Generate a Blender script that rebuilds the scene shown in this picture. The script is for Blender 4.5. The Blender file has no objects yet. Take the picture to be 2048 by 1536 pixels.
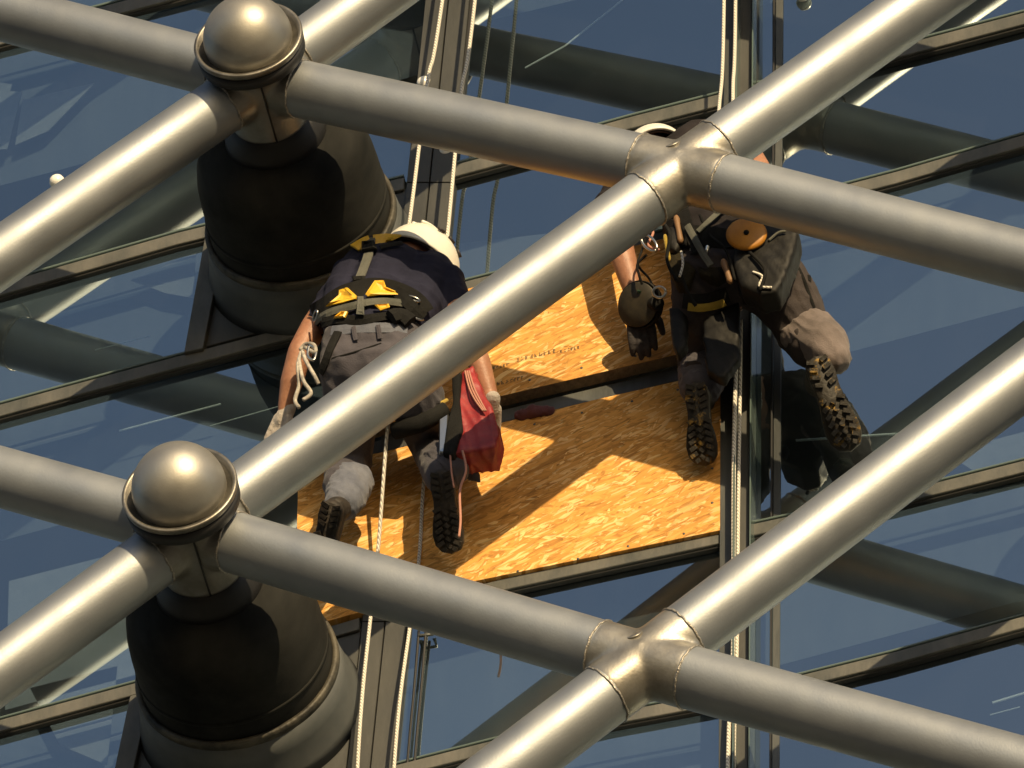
import bpy, bmesh, math, random
from mathutils import Vector, Matrix, noise
from mathutils.bvhtree import BVHTree
random.seed(7)
R = math.radians
scene = bpy.context.scene
COL = scene.collection

# ------------------------------------------------------------------ camera
F, W, H = 14000.0, 2048.0, 1536.0            # focal length in photo pixels
Zc = Vector((733, 13981, -F)).normalized()   # world up seen from the camera
Yc = Vector((3810, -14218, -F)); Yc = (Yc - Zc * Yc.dot(Zc)).normalized()   # into the facade
Xc = Yc.cross(Zc)
RM = Matrix((Xc, Yc, Zc))                    # camera -> world
CAM = -(RM @ Vector((0, 0, -1))) * 23.5
CAM.z = 1.6
cam_data = bpy.data.cameras.new('camera'); cam = bpy.data.objects.new('camera', cam_data); COL.objects.link(cam)
cam.matrix_world = Matrix.Translation(CAM) @ RM.to_4x4()
cam_data.sensor_width = 36; cam_data.lens = 36 * F / W
cam_data.clip_start = .5; cam_data.clip_end = 3000
scene.camera = cam

# ------------------------------------------------------------------ light
SUN_EL, SUN_AZ = 18.0, 24.5                   # azimuth towards +X from the facade's normal (-Y)
sv = Vector((math.sin(R(SUN_AZ)) * math.cos(R(SUN_EL)), -math.cos(R(SUN_AZ)) * math.cos(R(SUN_EL)), math.sin(R(SUN_EL))))
world = bpy.data.worlds.new('World'); scene.world = world; world.use_nodes = True
wn = world.node_tree.nodes; wl = world.node_tree.links; wn.clear()
sky = wn.new('ShaderNodeTexSky'); sky.sky_type = 'NISHITA'; sky.sun_disc = False
sky.sun_elevation = R(SUN_EL); sky.sun_rotation = math.atan2(sv.x, sv.y)
sky.air_density = 1.0; sky.dust_density = 1.5; sky.ozone_density = 1.2
bg = wn.new('ShaderNodeBackground'); bg.inputs['Strength'].default_value = 0.086
wo = wn.new('ShaderNodeOutputWorld'); wl.new(sky.outputs[0], bg.inputs[0]); wl.new(bg.outputs[0], wo.inputs[0])
sun_d = bpy.data.lights.new('sun', 'SUN'); sun = bpy.data.objects.new('sun', sun_d); COL.objects.link(sun)
sun_d.energy = 5.0; sun_d.angle = R(.55); sun_d.color = (1.0, .76, .43)
sun.rotation_euler = sv.to_track_quat('Z', 'Y').to_euler(); sun.location = (3, -12, 24)
scene.view_settings.view_transform = 'Standard'; scene.view_settings.look = 'None'
scene.view_settings.exposure = 0.25; scene.view_settings.gamma = 1.0
scene.render.engine = 'CYCLES'
scene.cycles.use_denoising = True
scene.cycles.max_bounces = 8; scene.cycles.transparent_max_bounces = 12
scene.cycles.caustics_reflective = True; scene.cycles.blur_glossy = 1.0
scene.cycles.sample_clamp_indirect = 6.0

# ------------------------------------------------------------------ helpers
DS = 1.0      # how far out from the glass a worker hangs, relative to the figures given below
def P(px, py, d=0.0):
    """point on the vertical plane d metres in front of the glass, seen at photo pixel (px, py)"""
    r = RM @ Vector((px - W / 2, H / 2 - py, -F))
    return CAM + r * ((-d * DS - CAM.y) / r.y)

def link(o, parent=None):
    COL.objects.link(o)
    if parent is not None:
        o.parent = parent
        o.matrix_parent_inverse = parent.matrix_basis.inverted()
    return o

def thing(name, label, cat, loc, group=None):
    o = bpy.data.objects.new(name, None); o.location = loc; o.empty_display_size = .1; link(o)
    o['label'] = label; o['category'] = cat
    if group: o['group'] = group
    return o

def tag(o, label, cat, group=None):
    o['label'] = label; o['category'] = cat
    if group: o['group'] = group
    return o

def mesh_obj(name, bm, mat, parent=None, smooth=False, label=None):
    me = bpy.data.meshes.new(name); bm.to_mesh(me); bm.free()
    return me_obj(name, me, mat, parent, smooth, label)

def me_obj(name, me, mat, parent=None, smooth=False, label=None):
    if mat is not None and not me.materials: me.materials.append(mat)
    if smooth:
        me.polygons.foreach_set('use_smooth', [True] * len(me.polygons)); me.update()
    o = bpy.data.objects.new(name, me); link(o, parent)
    if label: o['label'] = label
    return o

def bevel(bm, w, seg=1):
    bmesh.ops.bevel(bm, geom=list(bm.edges), offset=w, segments=seg, affect='EDGES', profile=.5)

def slab_bm(pxs, d0, d1, bv=.0):
    """polygon given in photo pixels on the plane d1, extruded back to the plane d0"""
    bm = bmesh.new()
    front = [P(x, y, d1) for x, y in pxs]
    return slab_pts(bm, front, d0, d1, bv)

def slab_pts(bm, front, d0, d1, bv=.0):
    vf = [bm.verts.new((p.x, -d1 * DS, p.z)) for p in front]
    vb = [bm.verts.new((p.x, -d0 * DS, p.z)) for p in front]
    n = len(vf)
    bm.faces.new(vf); bm.faces.new(vb[::-1])
    for i in range(n): bm.faces.new((vf[i], vb[i], vb[(i + 1) % n], vf[(i + 1) % n]))
    bmesh.ops.recalc_face_normals(bm, faces=bm.faces)
    if bv: bevel(bm, bv)
    return bm

def frame_of(t):
    t = t.normalized(); a = Vector((0, 0, 1)) if abs(t.z) < .9 else Vector((1, 0, 0))
    u = t.cross(a).normalized(); return u, u.cross(t).normalized()

def add_tube(bm, pts, rad, seg=16, cap=True):
    """tube along a polyline; rad a number or a list"""
    n = len(pts); rings = []
    u = None
    for i, p in enumerate(pts):
        t = (pts[min(i + 1, n - 1)] - pts[max(i - 1, 0)]).normalized()
        if u is None: u, v = frame_of(t)
        else:
            u = (u - t * u.dot(t)).normalized()
        v = t.cross(u)
        r = rad[i] if isinstance(rad, (list, tuple)) else rad
        rings.append([bm.verts.new(p + (u * math.cos(2 * math.pi * k / seg) + v * math.sin(2 * math.pi * k / seg)) * r) for k in range(seg)])
    for a, b in zip(rings, rings[1:]):
        for k in range(seg): bm.faces.new((a[k], a[(k + 1) % seg], b[(k + 1) % seg], b[k]))
    if cap: bm.faces.new(rings[0][::-1]); bm.faces.new(rings[-1])

def lathe_bm(c, prof, seg=64, axis=Vector((0, -1, 0)), closed=False):
    """profile list of (distance along axis, radius) spun about the axis through c"""
    bm = bmesh.new(); u, v = frame_of(axis); axis = axis.normalized(); rings = []
    for a, r in prof:
        if r < 1e-6: rings.append([bm.verts.new(c + axis * a)]); continue
        rings.append([bm.verts.new(c + axis * a + (u * math.cos(2 * math.pi * k / seg) + v * math.sin(2 * math.pi * k / seg)) * r) for k in range(seg)])
    pairs = list(zip(rings, rings[1:])) + ([(rings[-1], rings[0])] if closed else [])
    for a, b in pairs:
        for k in range(seg):
            k2 = (k + 1) % seg
            if len(a) == 1: bm.faces.new((a[0], b[k2], b[k]))
            elif len(b) == 1: bm.faces.new((a[k], a[k2], b[0]))
            else: bm.faces.new((a[k], a[k2], b[k2], b[k]))
    bmesh.ops.recalc_face_normals(bm, faces=bm.faces)
    return bm

def add_ball(bm, c, r, sub=2, scale=(1, 1, 1)):
    M = Matrix.Translation(c) @ Matrix.Diagonal((*scale, 1))
    bmesh.ops.create_icosphere(bm, subdivisions=sub, radius=r, matrix=M)

def capsule(bm, a, ra, b, rb):
    add_ball(bm, a, ra); add_ball(bm, b, rb)
    if (b - a).length > 1e-4: add_tube(bm, [a, b], [ra, rb], 14)

def fuse(bm, voxel, smooth_it=6, wrinkle=None):
    """join overlapping solids into one continuous skin; returns a mesh"""
    me = bpy.data.meshes.new('tmp'); bm.to_mesh(me); bm.free()
    o = bpy.data.objects.new('tmp', me); COL.objects.link(o)
    m = o.modifiers.new('r', 'REMESH'); m.mode = 'VOXEL'; m.voxel_size = voxel; m.use_smooth_shade = True
    s = o.modifiers.new('s', 'SMOOTH'); s.iterations = smooth_it; s.factor = .5
    dg = bpy.context.evaluated_depsgraph_get()
    out = bpy.data.meshes.new_from_object(o.evaluated_get(dg))
    bpy.data.objects.remove(o); bpy.data.meshes.remove(me)
    if wrinkle:
        ns = [v.normal.copy() for v in out.vertices]
        for v, nn in zip(out.vertices, ns): v.co += nn * wrinkle(v.co, nn)
        out.update()
    return out

# ------------------------------------------------------------------ materials
def mat(name, base=(.5, .5, .5), metal=0., rough=.5, spec=.5, **kw):
    m = bpy.data.materials.new(name); m.use_nodes = True
    b = m.node_tree.nodes['Principled BSDF']
    b.inputs['Base Color'].default_value = (*base, 1); b.inputs['Metallic'].default_value = metal
    b.inputs['Roughness'].default_value = rough; b.inputs['Specular IOR Level'].default_value = spec
    for k, v in kw.items(): b.inputs[k].default_value = v
    return m

def N(m, typ, **kw):
    n = m.node_tree.nodes.new(typ)
    for k, v in kw.items():
        if hasattr(n, k): setattr(n, k, v)
        else: n.inputs[k].default_value = v
    return n

def L(m, a, b): m.node_tree.links.new(a, b)

def worn(m, c1, c2, scale=4., stretch=(1, 1, 1), rough=None, bump=.0, bump_scale=60., detail=6., lo=.35, hi=.65):
    """base colour varies between c1 and c2, with fine relief"""
    b = m.node_tree.nodes['Principled BSDF']
    tc = N(m, 'ShaderNodeTexCoord'); mp = N(m, 'ShaderNodeMapping'); mp.inputs['Scale'].default_value = stretch
    L(m, tc.outputs['Object'], mp.inputs[0])
    nz = N(m, 'ShaderNodeTexNoise', Scale=scale, Detail=detail, Roughness=.65); L(m, mp.outputs[0], nz.inputs['Vector'])
    r = N(m, 'ShaderNodeValToRGB'); r.color_ramp.elements[0].position = lo; r.color_ramp.elements[1].position = hi
    r.color_ramp.elements[0].color = (*c1, 1); r.color_ramp.elements[1].color = (*c2, 1)
    L(m, nz.outputs['Fac'], r.inputs[0]); L(m, r.outputs[0], b.inputs['Base Color'])
    if rough:
        mr = N(m, 'ShaderNodeMapRange'); mr.inputs['From Min'].default_value = .3; mr.inputs['From Max'].default_value = .7
        mr.inputs['To Min'].default_value = rough[0]; mr.inputs['To Max'].default_value = rough[1]
        n3 = N(m, 'ShaderNodeTexNoise', Scale=scale * 3.1, Detail=4.); L(m, mp.outputs[0], n3.inputs['Vector'])
        L(m, n3.outputs['Fac'], mr.inputs[0]); L(m, mr.outputs[0], b.inputs['Roughness'])
    if bump:
        n2 = N(m, 'ShaderNodeTexNoise', Scale=bump_scale, Detail=4.); L(m, mp.outputs[0], n2.inputs['Vector'])
        bp = N(m, 'ShaderNodeBump', Strength=bump, Distance=.01); L(m, n2.outputs['Fac'], bp.inputs['Height']); L(m, bp.outputs[0], b.inputs['Normal'])
    return m

M_TUBE = worn(mat('silver_painted_steel', metal=.80, rough=.46), (.255, .275, .30), (.33, .35, .37), 2.6, (1, 1, .6), (.46, .57), .06, 170., 9., .3, .62)
M_CAST = worn(mat('cast_node_steel', metal=.80, rough=.42), (.23, .215, .185), (.38, .37, .34), 5., (1, 1, 1), (.38, .50), .07, 120.)
M_DOME = worn(mat('satin_dome_steel', metal=.80, rough=.45), (.31, .30, .275), (.41, .40, .37), 3., (1, 1, 1), (.42, .54), .05, 160.)
M_SKIRT = worn(mat('grey_sheet_skirt', metal=.1, rough=.6), (.060, .068, .072), (.095, .102, .105), 5.)
M_FLANGE = worn(mat('darkened_flange_steel', metal=.8, rough=.42), (.10, .095, .085), (.30, .28, .24), 8., bump=.08, bump_scale=90.)
M_WELD = worn(mat('weld_bead', metal=.7, rough=.45), (.24, .22, .19), (.50, .47, .42), 60., bump=.5, bump_scale=180.)
M_BLACK = mat('black_rubber_gasket', (.012, .012, .013), rough=.55)
M_STRUT = worn(mat('dark_steel_strut', metal=0., rough=.8, spec=.12), (.006, .007, .0075), (.026, .026, .024), 3., (1, 1, .35), (.7, .9), .25, 18.)
M_RING = worn(mat('weathered_ring', metal=.2, rough=.6), (.014, .014, .013), (.10, .09, .068), 9., bump=.3)
M_ALU = worn(mat('weathered_aluminium', metal=.25, rough=.5), (.06, .065, .063), (.125, .122, .11), 7., (1, 1, .4), (.45, .65), .12, 60.)
M_PLATE = worn(mat('grey_cladding_plate', metal=.2, rough=.55), (.036, .039, .040), (.070, .071, .068), 3.5, (1, 1, .35), (.45, .65), .1, 40.)
M_DARKM = worn(mat('dark_mullion_metal', metal=.3, rough=.45), (.045, .05, .052), (.10, .105, .10), 5., (1, 1, .25), bump=.1)
M_GLASSEDGE = mat('green_glass_edge', (.09, .125, .12), rough=.2, spec=.8)
M_ROOM = mat('room_lining', (.16, .17, .18), rough=.9)
M_BLIND = worn(mat('roller_blind_fabric', rough=.9), (.085, .10, .115), (.125, .14, .15), 5., (1, 1, .2))
M_ROD = mat('pale_rod_white', (.75, .80, .74), rough=.4)
M_PAVE = worn(mat('pavement_stone', rough=.85), (.022, .021, .020), (.042, .040, .038), .6, bump=.2)
M_ROPE = mat('white_rope', (.72, .69, .62), rough=.85)
M_WEBC = mat('black_cable_sheath', (.012, .012, .014), rough=.6)
M_ROPEOLD = worn(mat('greyed_rope', rough=.9), (.20, .185, .17), (.48, .45, .40), 40.)
M_ROPEDARK = mat('fleck_rope', (.20, .20, .21), rough=.85)

def rope_detail(m, dark):
    b = m.node_tree.nodes['Principled BSDF']
    tc = N(m, 'ShaderNodeTexCoord'); w = N(m, 'ShaderNodeTexWave', Scale=42., Distortion=1.5); w.bands_direction = 'DIAGONAL'
    L(m, tc.outputs['Object'], w.inputs['Vector'])
    r = N(m, 'ShaderNodeValToRGB'); r.color_ramp.elements[0].position = .12; r.color_ramp.elements[1].position = .4
    c = b.inputs['Base Color'].default_value
    r.color_ramp.elements[0].color = (*dark, 1); r.color_ramp.elements[1].color = tuple(c)
    L(m, w.outputs['Fac'], r.inputs[0]); L(m, r.outputs[0], b.inputs['Base Color'])
    bp = N(m, 'ShaderNodeBump', Strength=.6, Distance=.003); L(m, w.outputs['Fac'], bp.inputs['Height']); L(m, bp.outputs[0], b.inputs['Normal'])
rope_detail(M_ROPE, (.34, .32, .29)); rope_detail(M_ROPEDARK, (.05, .05, .06))

def glass_mat():
    m = bpy.data.materials.new('coated_facade_glass'); m.use_nodes = True
    nt = m.node_tree; nt.nodes.clear()
    out = N(m, 'ShaderNodeOutputMaterial')
    gl = N(m, 'ShaderNodeBsdfGlossy', Roughness=.012); gl.inputs['Color'].default_value = (.76, .88, .93, 1)
    tr = N(m, 'ShaderNodeBsdfTransparent'); tr.inputs['Color'].default_value = (.60, .71, .80, 1)
    df = N(m, 'ShaderNodeBsdfDiffuse'); df.inputs['Color'].default_value = (.10, .12, .14, 1)
    lw = N(m, 'ShaderNodeFresnel', IOR=1.5)
    mr = N(m, 'ShaderNodeMapRange'); mr.inputs['To Min'].default_value = .39; mr.inputs['To Max'].default_value = 1.
    L(m, lw.outputs[0], mr.inputs[0])
    # thin film of dust
    tc = N(m, 'ShaderNodeTexCoord'); nz = N(m, 'ShaderNodeTexNoise', Scale=3., Detail=7., Roughness=.7)
    mp = N(m, 'ShaderNodeMapping'); mp.inputs['Scale'].default_value = (1.6, 1, .5); L(m, tc.outputs['Object'], mp.inputs[0]); L(m, mp.outputs[0], nz.inputs['Vector'])
    dr = N(m, 'ShaderNodeMapRange'); dr.inputs['From Min'].default_value = .35; dr.inputs['From Max'].default_value = .8
    dr.inputs['To Min'].default_value = .01; dr.inputs['To Max'].default_value = .07
    L(m, nz.outputs['Fac'], dr.inputs[0])
    m1 = N(m, 'ShaderNodeMixShader'); m2 = N(m, 'ShaderNodeMixShader')
    L(m, dr.outputs[0], m1.inputs[0]); L(m, tr.outputs[0], m1.inputs[1]); L(m, df.outputs[0], m1.inputs[2])
    L(m, mr.outputs[0], m2.inputs[0]); L(m, m1.outputs[0], m2.inputs[1]); L(m, gl.outputs[0], m2.inputs[2])
    ge = N(m, 'ShaderNodeNewGeometry'); clear = N(m, 'ShaderNodeBsdfTransparent'); m3 = N(m, 'ShaderNodeMixShader')   # the rear face of the sheet adds nothing
    L(m, ge.outputs['Backfacing'], m3.inputs[0]); L(m, m2.outputs[0], m3.inputs[1]); L(m, clear.outputs[0], m3.inputs[2])
    L(m, m3.outputs[0], out.inputs[0])
    # slight waviness
    n2 = N(m, 'ShaderNodeTexNoise', Scale=1.4, Detail=1.); L(m, tc.outputs['Object'], n2.inputs['Vector'])
    bp = N(m, 'ShaderNodeBump', Strength=.06, Distance=.02); L(m, n2.outputs['Fac'], bp.inputs['Height']); L(m, bp.outputs[0], gl.inputs['Normal'])
    return m
M_GLASS = glass_mat()

def osb_mat():
    m = mat('oriented_strand_board', rough=.75, spec=.25)
    b = m.node_tree.nodes['Principled BSDF']
    tc = N(m, 'ShaderNodeTexCoord')
    wob = N(m, 'ShaderNodeTexNoise', Scale=9., Detail=2.); L(m, tc.outputs['Object'], wob.inputs['Vector'])
    ad = N(m, 'ShaderNodeVectorMath', operation='MULTIPLY_ADD'); ad.inputs[1].default_value = (.03, .0, .03)
    L(m, wob.outputs['Color'], ad.inputs[0]); L(m, tc.outputs['Object'], ad.inputs[2])
    col = None; hgt = None
    for i, (ang, sx, sz, thr) in enumerate([(30, 13, 80, 0), (12, 15, 88, .40), (42, 14, 84, .45), (66, 18, 90, .74), (-10, 17, 95, .68), (36, 9, 58, .72), (26, 20, 130, .55)]):
        rot = N(m, 'ShaderNodeMapping', vector_type='POINT'); rot.inputs['Rotation'].default_value = (0, R(ang), 0); rot.inputs['Location'].default_value = (i * 7.3, 0, i * 3.1)
        L(m, ad.outputs[0], rot.inputs[0])
        sc = N(m, 'ShaderNodeVectorMath', operation='MULTIPLY'); sc.inputs[1].default_value = (sx, 0, sz); L(m, rot.outputs[0], sc.inputs[0])
        vo = N(m, 'ShaderNodeTexVoronoi', Scale=1.); vo.feature = 'F1'; vo.inputs['Randomness'].default_value = .95; L(m, sc.outputs[0], vo.inputs['Vector'])
        sep = N(m, 'ShaderNodeSeparateColor'); L(m, vo.outputs['Color'], sep.inputs[0])
        rp = N(m, 'ShaderNodeValToRGB'); e = rp.color_ramp.elements
        e[0].position = 0; e[0].color = (.44, .21, .05, 1); e[1].position = 1; e[1].color = (.92, .63, .26, 1)
        k = e.new(.22); k.color = (.62, .30, .070, 1); k = e.new(.72); k.color = (.75, .385, .095, 1); k = e.new(.9); k.color = (.83, .53, .23, 1)
        # fibre grain inside each strand
        gn = N(m, 'ShaderNodeTexNoise', Scale=3., Detail=3.); L(m, sc.outputs[0], gn.inputs['Vector'])
        mx0 = N(m, 'ShaderNodeMath', operation='MULTIPLY_ADD'); mx0.inputs[1].default_value = .35; L(m, gn.outputs['Fac'], mx0.inputs[0])
        sb = N(m, 'ShaderNodeMath', operation='SUBTRACT'); sb.inputs[1].default_value = .17; L(m, sep.outputs[0], sb.inputs[0]); L(m, sb.outputs[0], mx0.inputs[2])
        L(m, mx0.outputs[0], rp.inputs[0])
        # darker rim of each strand
        ed = N(m, 'ShaderNodeMapRange'); ed.inputs['From Min'].default_value = .62; ed.inputs['From Max'].default_value = .95; ed.inputs['To Min'].default_value = 1.; ed.inputs['To Max'].default_value = .62
        L(m, vo.outputs['Distance'], ed.inputs[0])
        dk = N(m, 'ShaderNodeMix', data_type='RGBA', blend_type='MULTIPLY'); dk.inputs[0].default_value = 1.
        L(m, rp.outputs[0], dk.inputs[6]); L(m, ed.outputs[0], dk.inputs[7])
        if col is None: col, hgt = dk.outputs[2], sep.outputs[1]
        else:
            gt = N(m, 'ShaderNodeMath', operation='GREATER_THAN'); gt.inputs[1].default_value = thr; L(m, sep.outputs[2], gt.inputs[0])
            mx = N(m, 'ShaderNodeMix', data_type='RGBA'); L(m, gt.outputs[0], mx.inputs[0]); L(m, col, mx.inputs[6]); L(m, dk.outputs[2], mx.inputs[7]); col = mx.outputs[2]
            mh = N(m, 'ShaderNodeMix'); L(m, gt.outputs[0], mh.inputs[0]); L(m, hgt, mh.inputs[2]); L(m, sep.outputs[1], mh.inputs[3]); hgt = mh.outputs[0]
    stn = N(m, 'ShaderNodeTexNoise', Scale=2.2, Detail=6., Roughness=.6); L(m, tc.outputs['Object'], stn.inputs['Vector'])
    sr = N(m, 'ShaderNodeMapRange'); sr.inputs['From Min'].default_value = .3; sr.inputs['From Max'].default_value = .6; sr.inputs['To Min'].default_value = .74; sr.inputs['To Max'].default_value = 1.
    L(m, stn.outputs['Fac'], sr.inputs[0])
    sm = N(m, 'ShaderNodeMix', data_type='RGBA', blend_type='MULTIPLY'); sm.inputs[0].default_value = 1.; L(m, col, sm.inputs[6]); L(m, sr.outputs[0], sm.inputs[7]); col = sm.outputs[2]
    L(m, col, b.inputs['Base Color'])
    bp = N(m, 'ShaderNodeBump', Strength=.35, Distance=.002); L(m, hgt, bp.inputs['Height']); L(m, bp.outputs[0], b.inputs['Normal'])
    return m
M_OSB = osb_mat()
M_OSBEDGE = worn(mat('board_edge', rough=.9), (.16, .12, .075), (.30, .22, .13), 30., (1, 1, 5), bump=.4, bump_scale=80.)

# ------------------------------------------------------------------ ground
bm = bmesh.new(); bmesh.ops.create_grid(bm, x_segments=1, y_segments=1, size=1500)
g = mesh_obj('ground', bm, M_PAVE); g['kind'] = 'structure'

# ------------------------------------------------------------------ facade
def interp(tab, x):
    if x <= tab[0][0]: a, b = tab[0], tab[1]
    elif x >= tab[-1][0]: a, b = tab[-2], tab[-1]
    else:
        for a, b in zip(tab, tab[1:]):
            if a[0] <= x <= b[0]: break
    return a[1] + (b[1] - a[1]) * (x - a[0]) / (b[0] - a[0])

# lower front edge of every transom, photo pixels
TR = {
 'a': [(-700, -620), (870, -960), (1470, -1075), (2700, -1390)],
 'b': [(-700, 274), (0, 88), (370, -8), (860, -128), (1480, -265), (2700, -600)],
 'c': [(-700, 790), (0, 590), (410, 472), (805, 378), (985, 334), (1215, 268), (1500, 195), (1780, 118), (2048, 48), (2700, -130)],
 'd': [(-700, 1020), (0, 832), (600, 668), (920, 588), (1270, 500), (1460, 452), (1740, 381), (2048, 292), (2700, 105)],
 'f': [(-700, 1650), (0, 1463), (280, 1386), (650, 1278), (930, 1196), (1440, 1086), (1610, 1046), (1880, 990), (2048, 944), (2700, 765)],
 'g': [(-700, 1960), (640, 1590), (860, 1536), (1030, 1492), (1300, 1430), (1570, 1387), (2048, 1255), (2700, 1060)],
 'h': [(-700, 2860), (860, 2420), (1480, 2290), (2700, 1960)],
}
MU = {0: [(-900, -520), (2700, -640)], 1: [(-900, 988), (350, 861), (1256, 769), (2700, 622)], 2: [(-900, 1480), (0, 1472), (1300, 1470), (2700, 1462)], 3: [(-900, 2440), (2700, 2330)]}
def mx(k, y): return interp(MU[k], y)
def ty(k, x): return interp(TR[k], x)

facade = thing('glass_facade', 'blue reflective glass facade with sloping grey transoms and upright mullions behind the steel lattice', 'facade', P(1000, 900, 0))

def cross(tk, mk, off=0):
    x = mx(mk, 700)
    for _ in range(6): x = mx(mk, ty(tk, x)) + off
    return (x, ty(tk, x))

rows = ['a', 'b', 'c', 'd', 'f', 'g', 'h']
tilt = {}
def pane(poly, tx=0., tz=0., nm='window_pane'):
    """a glass sheet, turned very slightly about its middle as installed panes are"""
    bm = slab_bm(poly, -.012, 0.)
    c = sum((v.co for v in bm.verts), Vector()) / len(bm.verts)
    M = Matrix.Translation(c) @ Matrix.Rotation(R(tz), 4, 'Z') @ Matrix.Rotation(R(tx), 4, 'X') @ Matrix.Translation(-c)
    bmesh.ops.transform(bm, matrix=M, verts=bm.verts)
    return mesh_obj(nm, bm, M_GLASS, facade)

TILT = {}
rr = random.Random(3)
for i in range(len(rows) - 1):
    for b in range(3):
        t0, t1 = rows[i], rows[i + 1]
        l0 = cross(t0, b, 0); r0 = cross(t0, b + 1, 0); l1 = cross(t1, b, 0); r1 = cross(t1, b + 1, 0)
        up = lambda p, s: (p[0], p[1] + s)
        tx, tz = TILT.get((t0, b), (rr.uniform(-.12, .12), rr.uniform(-.12, .12)))
        if (t0, b) == ('d', 1):
            # middle bay behind the boards
            pane([up(l0, -14), up(r0, -14), up(r1, -14), up(l1, -14)], tx, tz)
        elif (t0, b) in (('c', 0), ('f', 0)):
            xx = (440 if t0 == 'c' else 290)      # glass stops at the strut panel
            x1 = xx - (40 if t0 == 'c' else 60)
            pane([up(l0, -14), (xx, ty(t0, xx) - 14), (x1, ty(t1, x1) - 14), up(l1, -14)], tx, tz)
        elif b == 2:
            xa, xb = cross(t0, 2, 0), cross(t1, 2, 0)
            pane([up(xa, -14), (xa[0] + 71, ty(t0, xa[0] + 71) - 14), (xb[0] + 73, ty(t1, xb[0] + 73) - 14), up(xb, -14)], tx * .5, tz * .5)
            pane([(xa[0] + 75, ty(t0, xa[0] + 75) - 14), up(r0, -14), up(r1, -14), (xb[0] + 77, ty(t1, xb[0] + 77) - 14)], tx, tz)
        else:
            pane([up(l0, -14), up(r0, -14), up(r1, -14), up(l1, -14)], tx, tz)

def strip(name, pts_low, h, d0, d1, m, bv=.002, label=None):
    """a long bar whose lower front edge runs through pts_low (photo pixels on plane d1), h pixels tall"""
    lo = list(pts_low); hi = [(x, y - h) for x, y in reversed(lo)]
    return mesh_obj(name, slab_bm(lo + hi, d0, d1, bv), m, facade, label=label)

def seg_line(tk, x0, x1, n=3): return [(x0 + (x1 - x0) * k / n, ty(tk, x0 + (x1 - x0) * k / n)) for k in range(n + 1)]

for tk in rows:
    for b in range(3):
        x0 = cross(tk, b)[0] + (42 if b == 1 else 30 if b == 2 else 20); x1 = cross(tk, b + 1)[0] - (52 if b == 0 else 32)
        strip('transom', seg_line(tk, x0, x1), 23, .002, .034, M_ALU)
        # slim dark gasket just under paints the underside's shade black; pale glazing bead on top
        strip('shade_gasket', [(x, y + 8) for x, y in seg_line(tk, x0, x1)], 7, .001, .022, M_BLACK)
        strip('glazing_bead', [(x, y - 26) for x, y in seg_line(tk, x0, x1)], 4, .001, .018, M_GLASSEDGE)

# opaque strut panels in the left bay, between its two close transoms
def strut_panel(t0, t1, xl, xr, low=None):
    a = (xl, ty(t0, xl)); 
    yl1 = ty(t1, xl - (40 if t0 == 'c' else 60))
    xl1 = xl - (42 if t0 == 'c' else 62)
    # upright frame strip left of the panel
    mesh_obj('panel_frame', slab_bm([(xl - 30, ty(t0, xl - 30)), (xl + 12, ty(t0, xl + 12)), (xl1 + 8, yl1 - 27), (xl1 - 30, ty(t1, xl1 - 30) - 27)], .002, .050, .002), M_ALU, facade)
    mesh_obj('cladding_panel', slab_bm([(xl + 14, ty(t0, xl + 14) + 2), (xr, ty(t0, xr) + 2), (xr - 32, ty(t1, xr - 32) - 27), (xl1 + 10, ty(t1, xl1 + 10) - 27)], .002, .022, .002), M_PLATE, facade)
strut_panel('c', 'd', 440, 818)
strut_panel('f', 'g', 290, 722)

# mullion between left and middle bay: two flat plates with an open joint
for k in range(len(rows) - 1):
    a, b_ = cross(rows[k], 1), cross(rows[k + 1], 1)
    for s0, s1 in ((-46, -2), (1, 41)):
        mesh_obj('mullion_plate', slab_bm([(a[0] + s0, a[1] + 1), (a[0] + s1, a[1] + 1), (b_[0] + s1, b_[1] - 1), (b_[0] + s0, b_[1] - 1)], .002, .034, .0015), M_PLATE, facade)
    mesh_obj('mullion_gasket', slab_bm([(a[0] + 44, a[1] + 1), (a[0] + 50, a[1] + 1), (b_[0] + 50, b_[1]), (b_[0] + 44, b_[1])], .001, .02), M_BLACK, facade)

# mullion between middle and right bay: plate, glass fins, dark channel
def vbar(name, x, w, d0, d1, m, mk=2, y0=-900, y1=2500):
    ys = [y0, 700, y1]
    left = [(mx(mk, y) + x, y) for y in ys]; right = [(mx(mk, y) + x + w, y) for y in reversed(ys)]
    return mesh_obj(name, slab_bm(left + right, d0, d1, .001), m, facade)
vbar('mullion_plate', -30, 24, .002, .050, M_DARKM)
vbar('mullion_plate', 2, 26, .002, .062, M_PLATE)
vbar('glass_fin', -4, 4, .002, .13, M_GLASSEDGE)
vbar('glass_fin', 29, 3, .002, .10, M_GLASSEDGE)
vbar('mullion_gasket', 34, 5, .002, .03, M_BLACK)
vbar('joint_gasket', 71, 4, .001, .012, M_BLACK)
vbar('joint_bead', 77, 14, .001, .007, M_DARKM)
for mk in (0, 3): vbar('mullion_plate', -30, 60, .002, .04, M_PLATE, mk)

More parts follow.
